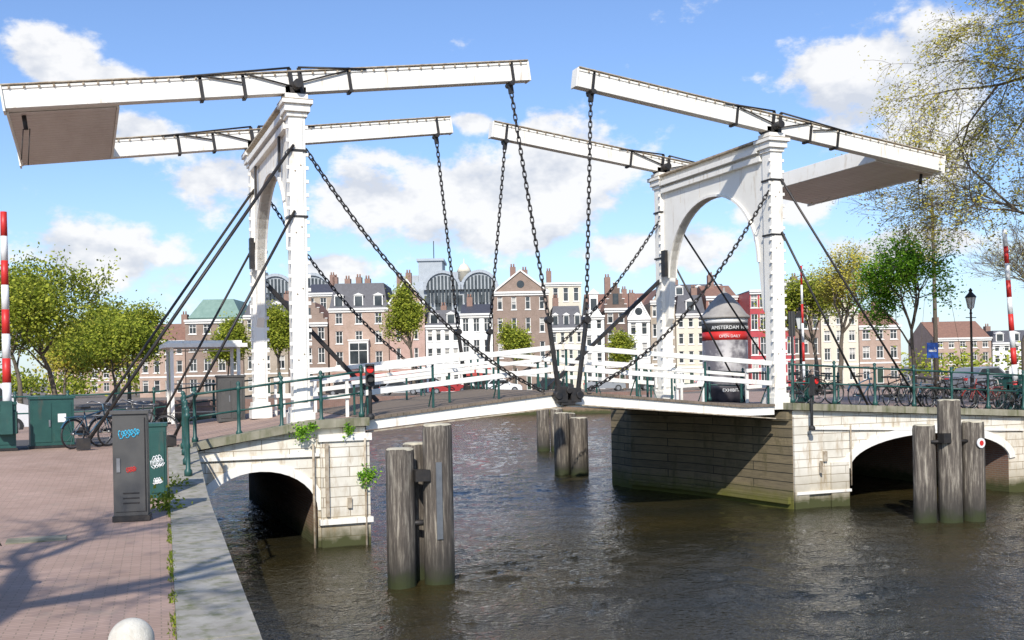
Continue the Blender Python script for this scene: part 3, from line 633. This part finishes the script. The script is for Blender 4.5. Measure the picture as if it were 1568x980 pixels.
def bike_mesh(col):
    b=MB()
    for x in (-.53,.53):
        b.ring((x,0,.35),(0,1,0),.33,.022,22,1); b.ring((x,0,.35),(0,1,0),.305,.01,22,2,4)
        for k in range(10):
            t=math.pi*k/5+.1; b.tube((x,.0,.35),(x+.3*math.cos(t),0,.35+.3*math.sin(t)),.003,n=3,m=2,caps=False)
        b.tube((x,-.05,.35),(x,.05,.35),.03,n=8,m=2)
        for s in range(8):
            a0=math.radians(20+s*17); a1=math.radians(20+(s+1)*17); b.bar((x+.375*math.cos(a0),0,.35+.375*math.sin(a0)),(x+.375*math.cos(a1),0,.35+.375*math.sin(a1)),.05,.006,0)
    bb=(-.08,0,.32); st=(-.22,0,.82); hd=(.34,0,.86); hb=(.38,0,.72)
    for a,c in ((bb,st),(bb,hb),((-.2,0,.74),hd)): b.tube(a,c,.019,n=6,m=0)
    for yy in (-.045,.045): b.tube((-.53,yy,.35),(bb[0],yy*.6,bb[2]),.011,n=5); b.tube((-.53,yy,.35),(-.2,yy*.4,.74),.010,n=5); b.tube((hb[0],yy,hb[2]),(.53,yy,.35),.013,n=5)
    b.tube((.39,0,.70),(.31,0,1.02),.018,n=6); b.path([(.12,-.30,1.02),(.26,-.28,1.06),(.31,0,1.02),(.26,.28,1.06),(.12,.30,1.02)],.013,6,2)
    b.tube(st,(-.25,0,.92),.014,n=6,m=2)
    b.box((-.28,0,.95),(.27,.17,.05),1); b.box((-.16,0,.95),(.16,.07,.045),1)
    b.bar((-.75,0,.74),(-.3,0,.74),.12,.012,0); b.tube((-.72,.05,.74),(-.53,.05,.35),.006,n=4); b.tube((-.72,-.05,.74),(-.53,-.05,.35),.006,n=4)
    b.ring((-.08,0,.32),(0,1,0),.09,.01,14,2,4); b.bar((-.08,.06,.32),(.06,.06,.22),.015,.02,2); b.box((.08,.12,.22),(.09,.09,.02),1); b.bar((-.08,-.06,.32),(-.22,-.06,.42),.015,.02,2); b.box((-.24,-.12,.42),(.09,.09,.02),1)
    b.bar((-.5,.05,.38),(-.06,.05,.38),.02,.07,1); b.tube((.43,0,.86),(.48,0,.86),.04,n=8,m=2)
    o=b.obj('bicycle',[col,BLACK,STEEL]); me=o.data; bpy.data.objects.remove(o); return me
bm_=[bike_mesh(IRON),bike_mesh(pm('bike_blue',(.03,.10,.16),(.03,.08,.13),2,.4,0)),bike_mesh(pm('bike_red',(.3,.04,.03),(.25,.03,.03),2,.4,0)),bike_mesh(pm('bike_cream',(.45,.42,.36),(.4,.38,.33),2,.4,0))]
def bike(x,y,z,rz,k,lean=.08):
    o=bpy.data.objects.new('bicycle',bm_[k]); COL.objects.link(o); o.location=(x,y,z); o.rotation_euler=(lean,0,rz)
bike(.10,26.6,2.56,.75,1); bike(.75,27.2,2.56,.6,3); bike(1.3,27.0,2.57,2.6,0); bike(1.0,24.6,2.54,1.2,0)
bike(-1.55,10.6,2.105,.5,0); bike(-1.85,11.6,2.105,.7,3)
for i,(x,k,rz) in enumerate([(19.9,0,.1),(20.6,0,3.0),(22.6,1,.3),(23.3,0,.15),(23.9,3,.05),(24.6,1,3.2),(25.1,0,.2),(25.8,0,2.9),(26.3,0,-.1),(26.9,2,3.1),(27.5,0,.25),(27.9,3,.1),(28.5,0,.0),(29.2,1,3.2),(30,0,.2)]):
    bike(x,26.0+.27*(i%3),(zr(x)-.04) if x<28.2 else 2.53,rz,k,-.07)
def car(x,y,z,rz,col,van=False):
    e=empty('parked_van' if van else 'parked_car',(x,y,z),rz); b=MB()
    if van: pr=[(-2.3,.3),(-2.32,1.0),(-2.2,1.9),(1.0,1.95),(1.5,1.2),(2.25,1.0),(2.3,.3)]
    else: pr=[(-2.1,.3),(-2.12,.75),(-1.95,.92),(-1.5,.95),(-1.05,1.4),(.35,1.45),(1.05,.98),(1.95,.85),(2.1,.6),(2.12,.3)]
    b.exy(pr,-.83,.83,0)
    gl=[(-2.1,1.15),(-2.0,1.75),(.9,1.78),(1.35,1.2)] if van else [(-1.35,.97),(-1.0,1.33),(.3,1.37),(.88,1.0)]
    b.exy(gl,-.835,.835,1)
    b.face([(.42,-.7,1.42),(.42,.7,1.42),(1.04,.76,1.0),(1.04,-.76,1.0)] if not van else [(1.04,-.7,1.9),(1.04,.7,1.9),(1.5,.75,1.22),(1.5,-.75,1.22)],1)
    for wx in (-1.35,1.35):
        for s in (-1,1): b.tube((wx,s*.70,.33),(wx,s*.86,.33),.33,n=18,m=2); b.tube((wx,s*.86,.33),(wx,s*.87,.33),.2,n=12,m=3)
    for s in (-1,1): b.box((2.08,s*.6,.68),(.1,.3,.12),3); b.box((-2.1,s*.62,.78),(.08,.25,.14),4); b.box((.8,s*.92,.98),(.12,.16,.1),0)
    b.obj('body',[col,GLASS,BLACK,STEEL,RED],e,bevel=.03)
CW=pm('car_white',(.75,.75,.74),(.7,.7,.7),1,.3,0); CS=pm('car_silver',(.4,.41,.42),(.35,.36,.37),1,.3,0,metal=.5); CK=pm('car_black',(.02,.02,.025),(.03,.03,.03),1,.25,0); CR=pm('car_red',(.35,.03,.03),(.3,.02,.02),1,.3,0)
def row(s,Z): return R*s+FW*Z
for s,c in ((-17,CK),(-11.5,CS),(-6.4,CR),(-1.1,CW),(4.2,CK),(9.5,CS),(15,CK),(21,CW)):
    q=row(s,109); car(q.x,q.y,2.1,-TH,c)
car(-4.0,44,2.15,.3,CW,True); car(-8.5,48,2.1,.2,CS); car(46.5,45,2.53,.1,CS)
# ------------------------------------------------------------------ buildings
def wallm(name,c): return brick(name,c,tuple(x*.88 for x in c),tuple(min(1,x*1.1) for x in c),.22,.075,tide=False,ms=.008,bst=.1)
WM={'pink':wallm('wall_pink_brick',(.54,.37,.31)),'tan':wallm('wall_tan_brick',(.47,.34,.27)),'white':pm('wall_white_stucco',(.84,.83,.79),(.76,.75,.71),1,.8,.1),
'brown':wallm('wall_brown_brick',(.31,.23,.185)),'cream':pm('wall_cream_stucco',(.70,.63,.50),(.62,.56,.44),1,.8,.1),'dark':wallm('wall_dark_brick',(.18,.125,.10)),
'red':pm('wall_red_panel',(.48,.06,.07),(.38,.045,.05),1,.5,.1),'grey':pm('wall_grey_stone',(.40,.43,.45),(.32,.35,.37),1,.7,.1),'rb':wallm('wall_red_brick',(.36,.19,.145)),'pale':wallm('wall_pale_brick',(.44,.37,.29))}
CURT=pm('window_with_curtain',(.50,.48,.44),(.38,.37,.34),4,.3,0)
def building(name,px0,px1,Z,ez,rz_,wall,floors,bays,roof='flat',depth=10,dorm=0,frame=FRAME,roofm=SLATE,shop=None,chim=1,ww=.52,wh=.62,base=2.1,yaw=0):
    W=px1-px0; q=row(px0,Z); e=empty(name,(q.x,q.y,base),-TH+yaw); H=ez-base; rd=rz_-base
    b=MB(); g=MB(); fr=MB(); rr=random.Random(int(px0*10))
    gh=H*(1.12/floors) if floors>1 else H
    fhs=[1.12-.24*i/(max(1,floors-2)) for i in range(floors-1)]
    sc=(H-gh)/max(.01,sum(fhs)) if floors>1 else 1
    fhs=[gh]+[f*sc for f in fhs]
    z=0; cw=W/bays
    for fi,fh in enumerate(fhs):
        for k in range(bays):
            xa=k*cw; xb=xa+cw; w_=cw*ww if fi or shop is None else cw*.74; h_=fh*wh if fi or shop is None else fh*.78
            isdoor=(fi==0 and shop is None and k==bays//2)
            cx=(xa+xb)/2; x0=cx-w_/2; x1=cx+w_/2; z0=z+(.0 if isdoor or (fi==0 and shop is not None) else fh*.2); z1=z0+h_ if not isdoor else z+fh*.8
            if z0>z: b.face([(xa,0,z),(xb,0,z),(xb,0,z0),(xa,0,z0)])
            b.face([(xa,0,z1),(xb,0,z1),(xb,0,z+fh),(xa,0,z+fh)]); b.face([(xa,0,z0),(x0,0,z0),(x0,0,z1),(xa,0,z1)]); b.face([(x1,0,z0),(xb,0,z0),(xb,0,z1),(x1,0,z1)])
            D=.22
            b.face([(x0,0,z0),(x0,D,z0),(x0,D,z1),(x0,0,z1)]); b.face([(x1,0,z0),(x1,D,z0),(x1,D,z1),(x1,0,z1)]); b.face([(x0,0,z1),(x1,0,z1),(x1,D,z1),(x0,D,z1)]); b.face([(x0,0,z0),(x1,0,z0),(x1,D,z0),(x0,D,z0)])
            g.face([(x0,D-.01,z0),(x1,D-.01,z0),(x1,D-.01,z1),(x0,D-.01,z1)],1 if isdoor else 0)
            if not isdoor and rr.random()<.3:
                hh=rr.uniform(.2,.6); g.face([(x0,D-.014,z1-(z1-z0)*hh),(x1,D-.014,z1-(z1-z0)*hh),(x1,D-.014,z1),(x0,D-.014,z1)],2)
            t=.075; yf=.10
            fr.b2(x0,x0+t,yf,D-.02,z0,z1); fr.b2(x1-t,x1,yf,D-.02,z0,z1); fr.b2(x0+t,x1-t,yf,D-.02,z1-t,z1); fr.b2(x0+t,x1-t,yf,D-.02,z0,z0+t)
            if not isdoor:
                fr.b2(x0+t,x1-t,yf,D-.02,z0+(z1-z0)*.62,z0+(z1-z0)*.62+t*.7)
                if w_>.75: fr.b2(cx-.025,cx+.025,yf+.01,D-.03,z0+t,z1-t)
                if fi: fr.b2(x0-.08,x1+.08,-.07,.0,z0-.1,z0-.001)
        if fi==0 : fr.b2(0,W,-.05,-.002,z+fh-.14,z+fh+.04)
        z+=fh
    b.face([(0,0,0),(0,depth,0),(0,depth,H),(0,0,H)]); b.face([(W,0,0),(W,depth,0),(W,depth,H),(W,0,H)]); b.face([(0,depth,0),(W,depth,0),(W,depth,H),(0,depth,H)])
    fr.b2(-.08,W+.08,-.3,.05,H-.05,H+.18); fr.b2(-.02,W+.02,-.15,-.002,H-.3,H-.052)
    r=MB(); hr=rd-H
    if roof=='flat': r.b2(0,W,.06,depth,H+.001,H+.15)
    elif roof=='mansard':
        i_=min(1.0,W*.18); r.prism([(0,.06),(W,.06),(W,depth),(0,depth)],H,H+.05)
        lo=[(0,.06,H+.05),(W,.06,H+.05),(W,depth,H+.05),(0,depth,H+.05)]; hi=[(i_*.6,i_,rd),(W-i_*.6,i_,rd),(W-i_*.6,depth-i_,rd),(i_*.6,depth-i_,rd)]
        for k in range(4): r.face([lo[k],lo[(k+1)%4],hi[(k+1)%4],hi[k]])
        r.face(hi)
    elif roof in('ridge','gable'):
        if roof=='ridge':
            m_=depth*.5; r.face([(0,.06,H+.1),(W,.06,H+.1),(W,m_,rd),(0,m_,rd)]); r.face([(0,depth,H+.1),(W,depth,H+.1),(W,m_,rd),(0,m_,rd)])
            b.face([(0,.06,H),(0,depth,H),(0,m_,rd-.02)]); b.face([(W,.06,H),(W,depth,H),(W,m_,rd-.02)])
        else:
            b.face([(0,-.0,H),(W,0,H),(W*.5,0,rd)]); r.face([(0,-.1,H),(0,depth,H),(W/2,depth,rd+.03),(W/2,-.1,rd+.03)]); r.face([(W,-.1,H),(W,depth,H),(W/2,depth,rd+.03),(W/2,-.1,rd+.03)])
            fr.bar((0,-.08,H+.12),(W/2,-.08,rd+.1),.2,.18); fr.bar((W,-.08,H+.12),(W/2,-.08,rd+.1),.2,.18); g.tube((W/2,.01,H+hr*.4),(W/2,-.03,H+hr*.4),min(.45,hr*.2),n=16,m=0)
    elif roof=='neck':
        r.face([(0,.3,H),(0,depth,H),(W/2,depth,rd-.6),(W/2,.3,rd-.6)]); r.face([(W,.3,H),(W,depth,H),(W/2,depth,rd-.6),(W/2,.3,rd-.6)])
        nw=W*.42; b.exy([(W*.06,H),(W*.94,H),(W*.72,H+hr*.35),(W/2+nw/2,H+hr*.4),(W/2+nw/2,rd),(W/2-nw/2,rd),(W/2-nw/2,H+hr*.4),(W*.28,H+hr*.35)],.0,.28)
        fr.b2(W/2-nw/2-.1,W/2+nw/2+.1,-.12,.32,rd,rd+.2); fr.exy([(W/2-nw/2,rd+.2),(W/2+nw/2,rd+.2),(W/2,rd+.65)],-.08,.3); g.b2(W/2-.35,W/2+.35,-.03,-.002,H+hr*.3,H+hr*.8,0)
    elif roof=='step':
        r.face([(0,.3,H),(0,depth,H),(W/2,depth,rd-.3),(W/2,.3,rd-.3)]); r.face([(W,.3,H),(W,depth,H),(W/2,depth,rd-.3),(W/2,.3,rd-.3)])
        ns=5
        for k in range(ns):
            hw=W/2*(1-k/ns); b.b2(W/2-hw,W/2+hw,.0,.28,H+hr*k/ns+.001,H+hr*(k+1)/ns)
            fr.b2(W/2-hw-.04,W/2-hw+.28,-.05,.3,H+hr*(k+1)/ns,H+hr*(k+1)/ns+.07); fr.b2(W/2+hw-.28,W/2+hw+.04,-.05,.3,H+hr*(k+1)/ns,H+hr*(k+1)/ns+.07)
        g.b2(W/2-.35,W/2+.35,-.03,-.002,H+hr*.2,H+hr*.6,0)
    for k in range(dorm):
        cx=W*(k+.5)/dorm; dw=min(.55,W/dorm*.26); dh=min(1.4,hr*.6)
        fr.b2(cx-dw,cx+dw,.2,1.6,H+.3,H+.3+dh); fr.exy([(cx-dw-.12,H+.3+dh),(cx+dw+.12,H+.3+dh),(cx,H+.3+dh+.3)],.12,1.7); g.b2(cx-dw*.78,cx+dw*.78,.17,.198,H+.4,H+.2+dh,0)
    for k in range(chim):
        cx=W*(.12+.76*rr.random()); hh=rr.uniform(.5,1.3); r.b2(cx-.35,cx+.35,depth*.4,depth*.4+.9,H+.2,max(rd,H+1)+hh,1)
        for s in (-.18,.12): r.tube((cx+s,depth*.4+.4,max(rd,H+1)+hh),(cx+s,depth*.4+.4,max(rd,H+1)+hh+.4),.09,n=8,m=2)
    if shop is not None:
        for k in range(max(1,bays//2)):
            xa=W*k/max(1,bays//2)+.3; xb=W*(k+1)/max(1,bays//2)-.3
            fr.face([(xa,-.06,gh*.86),(xb,-.06,gh*.86),(xb,-1.2,gh*.62),(xa,-1.2,gh*.62)],1); fr.face([(xa,-1.2,gh*.62),(xb,-1.2,gh*.62),(xb,-1.2,gh*.54),(xa,-1.2,gh*.54)],1)
    b.obj('walls',[wall],e); g.obj('windows',[GLASS,DOORP,CURT],e); fr.obj('trim',[frame,shop or RED],e); r.obj('roof',[roofm,CHIM,TILE],e)
    return e
DOORP=pm('door_paint',(.02,.05,.03),None,2,.5,0)
Z0=125; AW=pm('awning_red',(.4,.06,.05),(.35,.05,.04),3,.8,0)
building('brick_house',-44,-38.6,Z0,8.6,11.0,WM['tan'],3,4,'ridge',roofm=TILE)
D=building('copper_roofed_building',-38.5,-31.7,Z0,11.0,12.0,WM['brown'],4,4,'flat',chim=0)
b=MB(); cp=pm('copper_green',(.20,.30,.25),(.14,.23,.19),2,.6,.1)
b.prism([(.3,.5),(6.5,.5),(6.5,9),(.3,9)],8.9,9.3); lo=[(.2,.4,9.3),(6.6,.4,9.3),(6.6,9,9.3),(.2,9,9.3)]; hi=[(1.6,2,11.6),(5.2,2,11.6),(5.2,7.5,11.6),(1.6,7.5,11.6)]
for k in range(4): b.face([lo[k],lo[(k+1)%4],hi[(k+1)%4],hi[k]])
b.face(hi); b.obj('copper_roof',[cp],D)
building('grey_brick_house',-31.6,-26.4,Z0,11.4,13.4,WM['pale'],4,3,'mansard',dorm=2)
building('gabled_canal_house',-26.3,-21.7,Z0,10.4,13.6,WM['brown'],3,3,'step',roofm=TILE)
e=building('mansard_house',-21.5,-14.5,Z0,12.0,15.2,WM['tan'],4,3,'mansard',dorm=3,chim=3,shop=AW,ww=.36)
b=MB(); b.b2(2.4,4.7,-.9,-.01,3.1,6.2,0); b.b2(2.55,4.55,-.93,-.902,3.5,5.9,1); b.b2(2.3,4.8,-1.0,-.01,6.2,6.35,0); b.b2(3.55,3.62,-.96,-.932,3.5,5.9,0); b.b2(2.5,4.6,-.96,-.932,5.0,5.08,0); b.obj('bay_window',[FRAME,GLASS],e)
building('pink_house',-14.4,-10.2,Z0,12.6,15.4,WM['pink'],4,2,'gable',chim=2,shop=AW,ww=.24)
building('white_canal_house',-10.1,-6.1,Z0,9.8,11.8,WM['white'],3,4,'mansard',dorm=2,ww=.62,wh=.64)
building('white_canal_house',-6.0,-2.2,Z0,11.1,12.7,WM['white'],3,3,'ridge',dorm=0,ww=.6,wh=.66,shop=AW)
building('pediment_house',-2.1,4.5,Z0,13.6,16.2,WM['brown'],4,4,'gable',chim=2,ww=.36)
building('mansard_house',4.6,8.5,Z0,9.2,12.0,WM['cream'],3,4,'mansard',dorm=3,roofm=SLATE)
building('white_gabled_house',8.6,11.0,Z0,10.6,13.3,WM['white'],4,2,'neck',chim=0)
building('gabled_canal_house',11.1,13.7,Z0,11.4,14.6,WM['dark'],4,2,'step',roofm=TILE)
building('white_gabled_house',13.8,16.4,Z0,10.2,12.6,WM['white'],3,2,'gable')
building('gabled_canal_house',16.5,19.4,Z0,12.2,14.8,WM['pale'],4,3,'neck',roofm=TILE)
building('cream_house',19.5,23.0,Z0,10.6,13.0,WM['cream'],4,3,'mansard',dorm=1)
building('brick_house',23.1,26.8,Z0,12.6,14.4,WM['rb'],4,3,'ridge',roofm=TILE)
building('red_panel_building',26.9,31.9,Z0-6,12.8,13.2,WM['red'],4,5,'flat',chim=0,ww=.8,wh=.7)
building('brick_house',32,36.5,Z0,13.2,14.6,WM['brown'],4,4,'mansard',dorm=2)
building('cream_house',36.6,41,Z0,10.6,12.8,WM['cream'],4,3,'gable',roofm=TILE)
building('brick_house',41.1,46,Z0,8.8,11.0,WM['tan'],3,3,'ridge',roofm=TILE)
building('brick_house',60,68,150,7.8,10.5,WM['tan'],3,5,'ridge',roofm=TILE); building('white_house',68.2,75,150,7.0,8.9,WM['white'],3,5,'mansard',dorm=3); building('brick_house',75.3,88,150,6.6,8.8,WM['brown'],3,6,'ridge',roofm=TILE); building('white_house',88.3,100,150,7.6,9.0,WM['cream'],3,5,'ridge')
building('distant_office',-79,-66,180,7.8,8.4,WM['pink'],3,8,'flat',chim=0); building('distant_house',-66,-57,165,6.0,7.6,WM['tan'],2,5,'ridge',roofm=TILE)
building('cream_house',2.6,9.5,142,16.0,17,WM['cream'],4,5,'flat',chim=1); building('brick_house',10.5,20,146,12.6,15.2,WM['pale'],4,6,'ridge',roofm=TILE)
building('brick_house',22,30,146,14.2,16.0,WM['tan'],4,5,'mansard',dorm=3); building('brick_house',-28,-23,144,15.4,17.2,WM['pale'],4,3,'ridge',chim=2)
q=row(0,172); e=empty('vaulted_grey_hall',(q.x,q.y,2.1),-TH)
UPH=2.6
b=MB(); b.b2(-42,-2,0,30,0,13.2+UPH,0)
def vault(cx,hw,z0,h,y0=-.6,y1=28):
    pts=[(cx+hw*math.cos(math.pi*i/16),z0+h*math.sin(math.pi*i/16)) for i in range(17)]
    b.exy(pts,y0,y1,0)
    for i in range(16):
        a=pts[i]; c=pts[i+1]; b.bar((a[0],y0-.1,a[1]),(c[0],y0-.1,c[1]),.5,.45,2)
    n=9
    for k in range(n):
        x=cx-hw*.8+hw*1.6*k/(n-1); hh=h*math.sqrt(max(0,1-((x-cx)/hw)**2))*.78; b.b2(x-hw*.06,x+hw*.06,y0-.12,y0-.01,z0-2.2,z0+hh,1)
zb=13.2+UPH
for cx in (-38,-32): vault(cx,2.9,zb,2.9)
for cx in (-11.0,-5.0): vault(cx,2.9,zb,2.9)
b.b2(-15.4,-11.4,6,14,zb,zb+5.4,0); b.b2(-15.7,-11.1,5.7,14.3,zb+5.4,zb+5.8,2); b.b2(-13.0,-12.85,8,8.15,zb+5.8,zb+9.0,1); b.b2(-19.4,-15.6,8,15,zb,zb+3.2,0); b.b2(-17,-14.5,5,9,zb,zb+1.8,2); b.b2(-43,-40.5,4,12,zb,zb+3.6,0); b.b2(-11.3,-8,9,15,zb,zb+3.8,0)
b.lathe((-7.6,3,zb+1.6),[(1.0,0),(1.0,1.5),(1.2,1.6),(1.0,2.1),(.6,2.7),(.1,3.0),(.05,3.8)],12,3)
for k in range(22): b.b2(-41+1.8*k,-40.2+1.8*k,-.06,-.005,zb-3.5,zb-.9,1)
b.obj('hall',[WM['grey'],GLASS,pm('grey_roof_metal',(.40,.44,.47),(.33,.36,.39),1,.5,.1),WM['cream']],e)
# ------------------------------------------------------------------ trees
def tree(name,x,y,z,h,cr_,leafs,seed,nleaf=30,ls=.16,trunk=.28,depth=5,r0=None,spread=.75,droop=0,clr=.9,lean=(0,0),len0=None,sidep=.6):
    rr=random.Random(seed); b=MB(); lf=MB(); r0=r0 or h*.018
    tips=[]
    def grow(p,d,L,r,dep):
        n=3; pts=[p]
        for i in range(n):
            d=(d+Vector((rr.gauss(0,.13),rr.gauss(0,.13),rr.gauss(0,.08)+.05-droop*(depth-dep)*.05))).normalized(); q=pts[-1]+d*(L/n)
            ra=r*(1-.4*i/n); rb=r*(1-.4*(i+1)/n); b.tube(pts[-1],q,ra,rb,7 if dep==depth else (5 if dep>2 else 3),0,False); pts.append(q)
            if dep<=depth and i>0 and dep>0 and rr.random()<sidep:
                side(q,d,L*.6,rb*.6,dep-1)
        if dep<=1: tips.extend(pts[1:])
        elif dep==2: tips.extend(pts[2:])
        if dep<=0: return
        k=rr.choice((2,3,3)) if dep<depth else 5
        for j in range(k): side(pts[-1],d,L*rr.uniform(.62,.85),r*.6*rr.uniform(.7,1),dep-1)
    def side(p,d,L,r,dep):
        o=Vector((rr.gauss(0,1),rr.gauss(0,1),rr.gauss(0,.6))); o=(o-d*o.dot(d)).normalized(); nd=(d+o*spread*rr.uniform(.6,1.25)).normalized(); grow(p,nd,L,max(r,.008),dep)
    tl=h*trunk; l0=len0 or cr_*.52
    p1=Vector((lean[0],lean[1],tl)); b.tube((0,0,-.1),(0,0,.25),r0*1.5,r0*1.05,9,0,False); b.tube((0,0,.25),p1,r0*1.05,r0*.85,9,0,False)
    grow(p1,Vector((lean[0]*.1,lean[1]*.1,1)).normalized(),l0,r0*.8,depth)
    mz=max(t.z for t in tips); mr=sorted(math.hypot(t.x,t.y) for t in tips)[int(len(tips)*.95)]
    sz=(h-tl)/(mz-tl); sxy=cr_/mr
    def fit(v_):
        k=sxy if v_[2]>tl else 1+(sxy-1)*max(0,v_[2]/tl)
        return (v_[0]*k,v_[1]*k,tl+(v_[2]-tl)*sz if v_[2]>tl else v_[2])
    b.v=[fit(v_) for v_ in b.v]
    for t in tips:
        t=Vector(fit(t)); mi=rr.choice((0,0,1,1,2)); c=clr*rr.uniform(.6,1.2)
        for _ in range(int(nleaf*rr.uniform(.3,1.3)+rr.random())):
            o=Vector((rr.gauss(0,c*.42),rr.gauss(0,c*.42),rr.gauss(0,c*.42))); p_=t+o; u=Vector((rr.gauss(0,1),rr.gauss(0,1),rr.gauss(0,1))).normalized(); v_=u.orthogonal().normalized(); s=ls*rr.uniform(.5,1.1)
            lf.face([p_-u*s*.5,p_+v_*s*.35,p_+u*s*.5,p_-v_*s*.35],mi if rr.random()<.6 else rr.choice((0,1,2)))
    e=empty(name,(x,y,z)); b.obj('branches',[BARK],e,fix=False)
    if nleaf: lf.obj('foliage',leafs,e,fix=False)
K=dict(depth=4,trunk=.10,spread=1.0)
tree('leafy_tree',-1.4,61,2.1,8.6,4.1,LG,11,12,.21,clr=1.0,**K); tree('leafy_tree',-6.3,58,2.1,9.0,3.9,LG,12,12,.21,clr=1.0,**K); tree('leafy_tree',-3.8,74,2.1,9,4,LG,13,12,.26,clr=1.2,**K)
tree('leafy_tree',-9,52,2.1,7.2,3,LB,42,12,.22,clr=1.0,**K)
tree('leafy_tree',2.0,84,2.1,6.2,3.6,LG,14,14,.26,clr=1.2,**K); tree('leafy_tree',3.6,98,2.1,8.6,3.8,LG,15,14,.28,clr=1.2,**K); tree('leafy_tree',-1.5,92,2.1,6.6,3.8,LY,45,14,.3,clr=1.3,**K)
def rtree(s,Z,h,c,L,seed,nl=13,ls=.28): q=row(s,Z); tree('leafy_tree',q.x,q.y,2.1,h,c,L,seed,nl,ls,clr=.95,depth=4,trunk=.12,spread=.8)
rtree(-24.6,112,9.5,2.1,LG,16); rtree(-10.4,112,11.8,2.2,LG,17,11); rtree(.2,112,7.4,1.4,LG,18,9); rtree(-30,112,8.5,2.4,LG,19); rtree(12,113,6,1.2,LG,44,8)
tree('yellow_green_tree',53,65,2.1,11.2,4.0,LY,20,12,.21,depth=4,clr=1.0,trunk=.12,spread=.95); tree('yellow_green_tree',58,74,2.1,10,3.6,LG,21,13,.25,depth=4,clr=1.2,trunk=.12)
tree('bright_green_tree',32.9,35.5,2.5,7.6,2.3,LB,27,12,.16,depth=4,clr=.62,trunk=.10,r0=.09,spread=.85)
tree('bare_tree',52,47,2.5,10.5,4.6,LY,23,1,.08,depth=5,r0=.2,sidep=.8)
tree('budding_tree',30.6,22.0,2.5,19,10.0,LY,31,5.5,.13,depth=6,clr=.5,r0=.32,trunk=.25,droop=.8,spread=.9)
tree('budding_tree',32.6,25.8,2.5,13.6,7.4,LY,37,1.8,.10,depth=6,clr=.5,r0=.22,trunk=.2,droop=.3,spread=.95)
tree('quayside_tree',-4.9,1.6,2.1,12.5,4.2,LY,33,1.0,.12,depth=4,clr=.7,r0=.22,trunk=.45)
b=MB(); rr=random.Random(5)
for (s0,s1,Z,h) in ((-100,-36,135,4.5),(46,140,130,4.2)):
    s=s0
    while s<s1:
        q=row(s,Z+rr.uniform(-6,6)); hh=h*rr.uniform(.6,1.2); b.tube((q.x,q.y,2.1),(q.x,q.y,2.1+hh*.6),.12,.05,5,3)
        for _ in range(300):
            o=Vector((rr.gauss(0,1.5),rr.gauss(0,1.5),rr.gauss(0,hh*.22))); p_=Vector((q.x,q.y,2.1+hh*.55))+o; u=Vector((rr.gauss(0,1),rr.gauss(0,1),rr.gauss(0,1))).normalized(); v_=u.orthogonal().normalized(); ss=.5
            b.face([p_-u*ss*.5,p_+v_*ss*.35,p_+u*ss*.5,p_-v_*ss*.35],rr.choice((0,1,2)))
        s+=rr.uniform(2.5,5.5)
b.obj('distant_trees',LG+[BARK],fix=False)
def tuft(x,y,z,r,n,seed,droop=.3,mats=LB,ls=.08):
    b=MB(); rr=random.Random(seed)
    for _ in range(n):
        p_=Vector((rr.gauss(0,r*.5),-abs(rr.gauss(0,r*.35)),rr.gauss(0,r*.5)-droop*r)); u=Vector((rr.gauss(0,1),rr.gauss(0,1),rr.gauss(0,1))).normalized(); v_=u.orthogonal().normalized(); s=ls*rr.uniform(.5,1.2)
        b.face([p_-u*s*.5,p_+v_*s*.35,p_+u*s*.5,p_-v_*s*.35],rr.choice((0,1,2)))
    for _ in range(8): b.tube((0,0,0),(rr.gauss(0,r*.4),-r*.4,rr.gauss(0,r*.4)),.005,n=3,m=0)
    b.obj('wall_plant',mats,loc=(x,y,z),fix=False)
tuft(6.35,25.25,1.75,.24,320,1); tuft(4.75,25.2,2.85,.2,200,2); tuft(5.9,25.2,2.85,.14,120,3); tuft(1.1,17.1,2.2,.25,220,4,0,LG); tuft(5.0,25.2,2.95,.12,90,5); tuft(1.5,19.6,2.2,.2,130,6,0,LG)
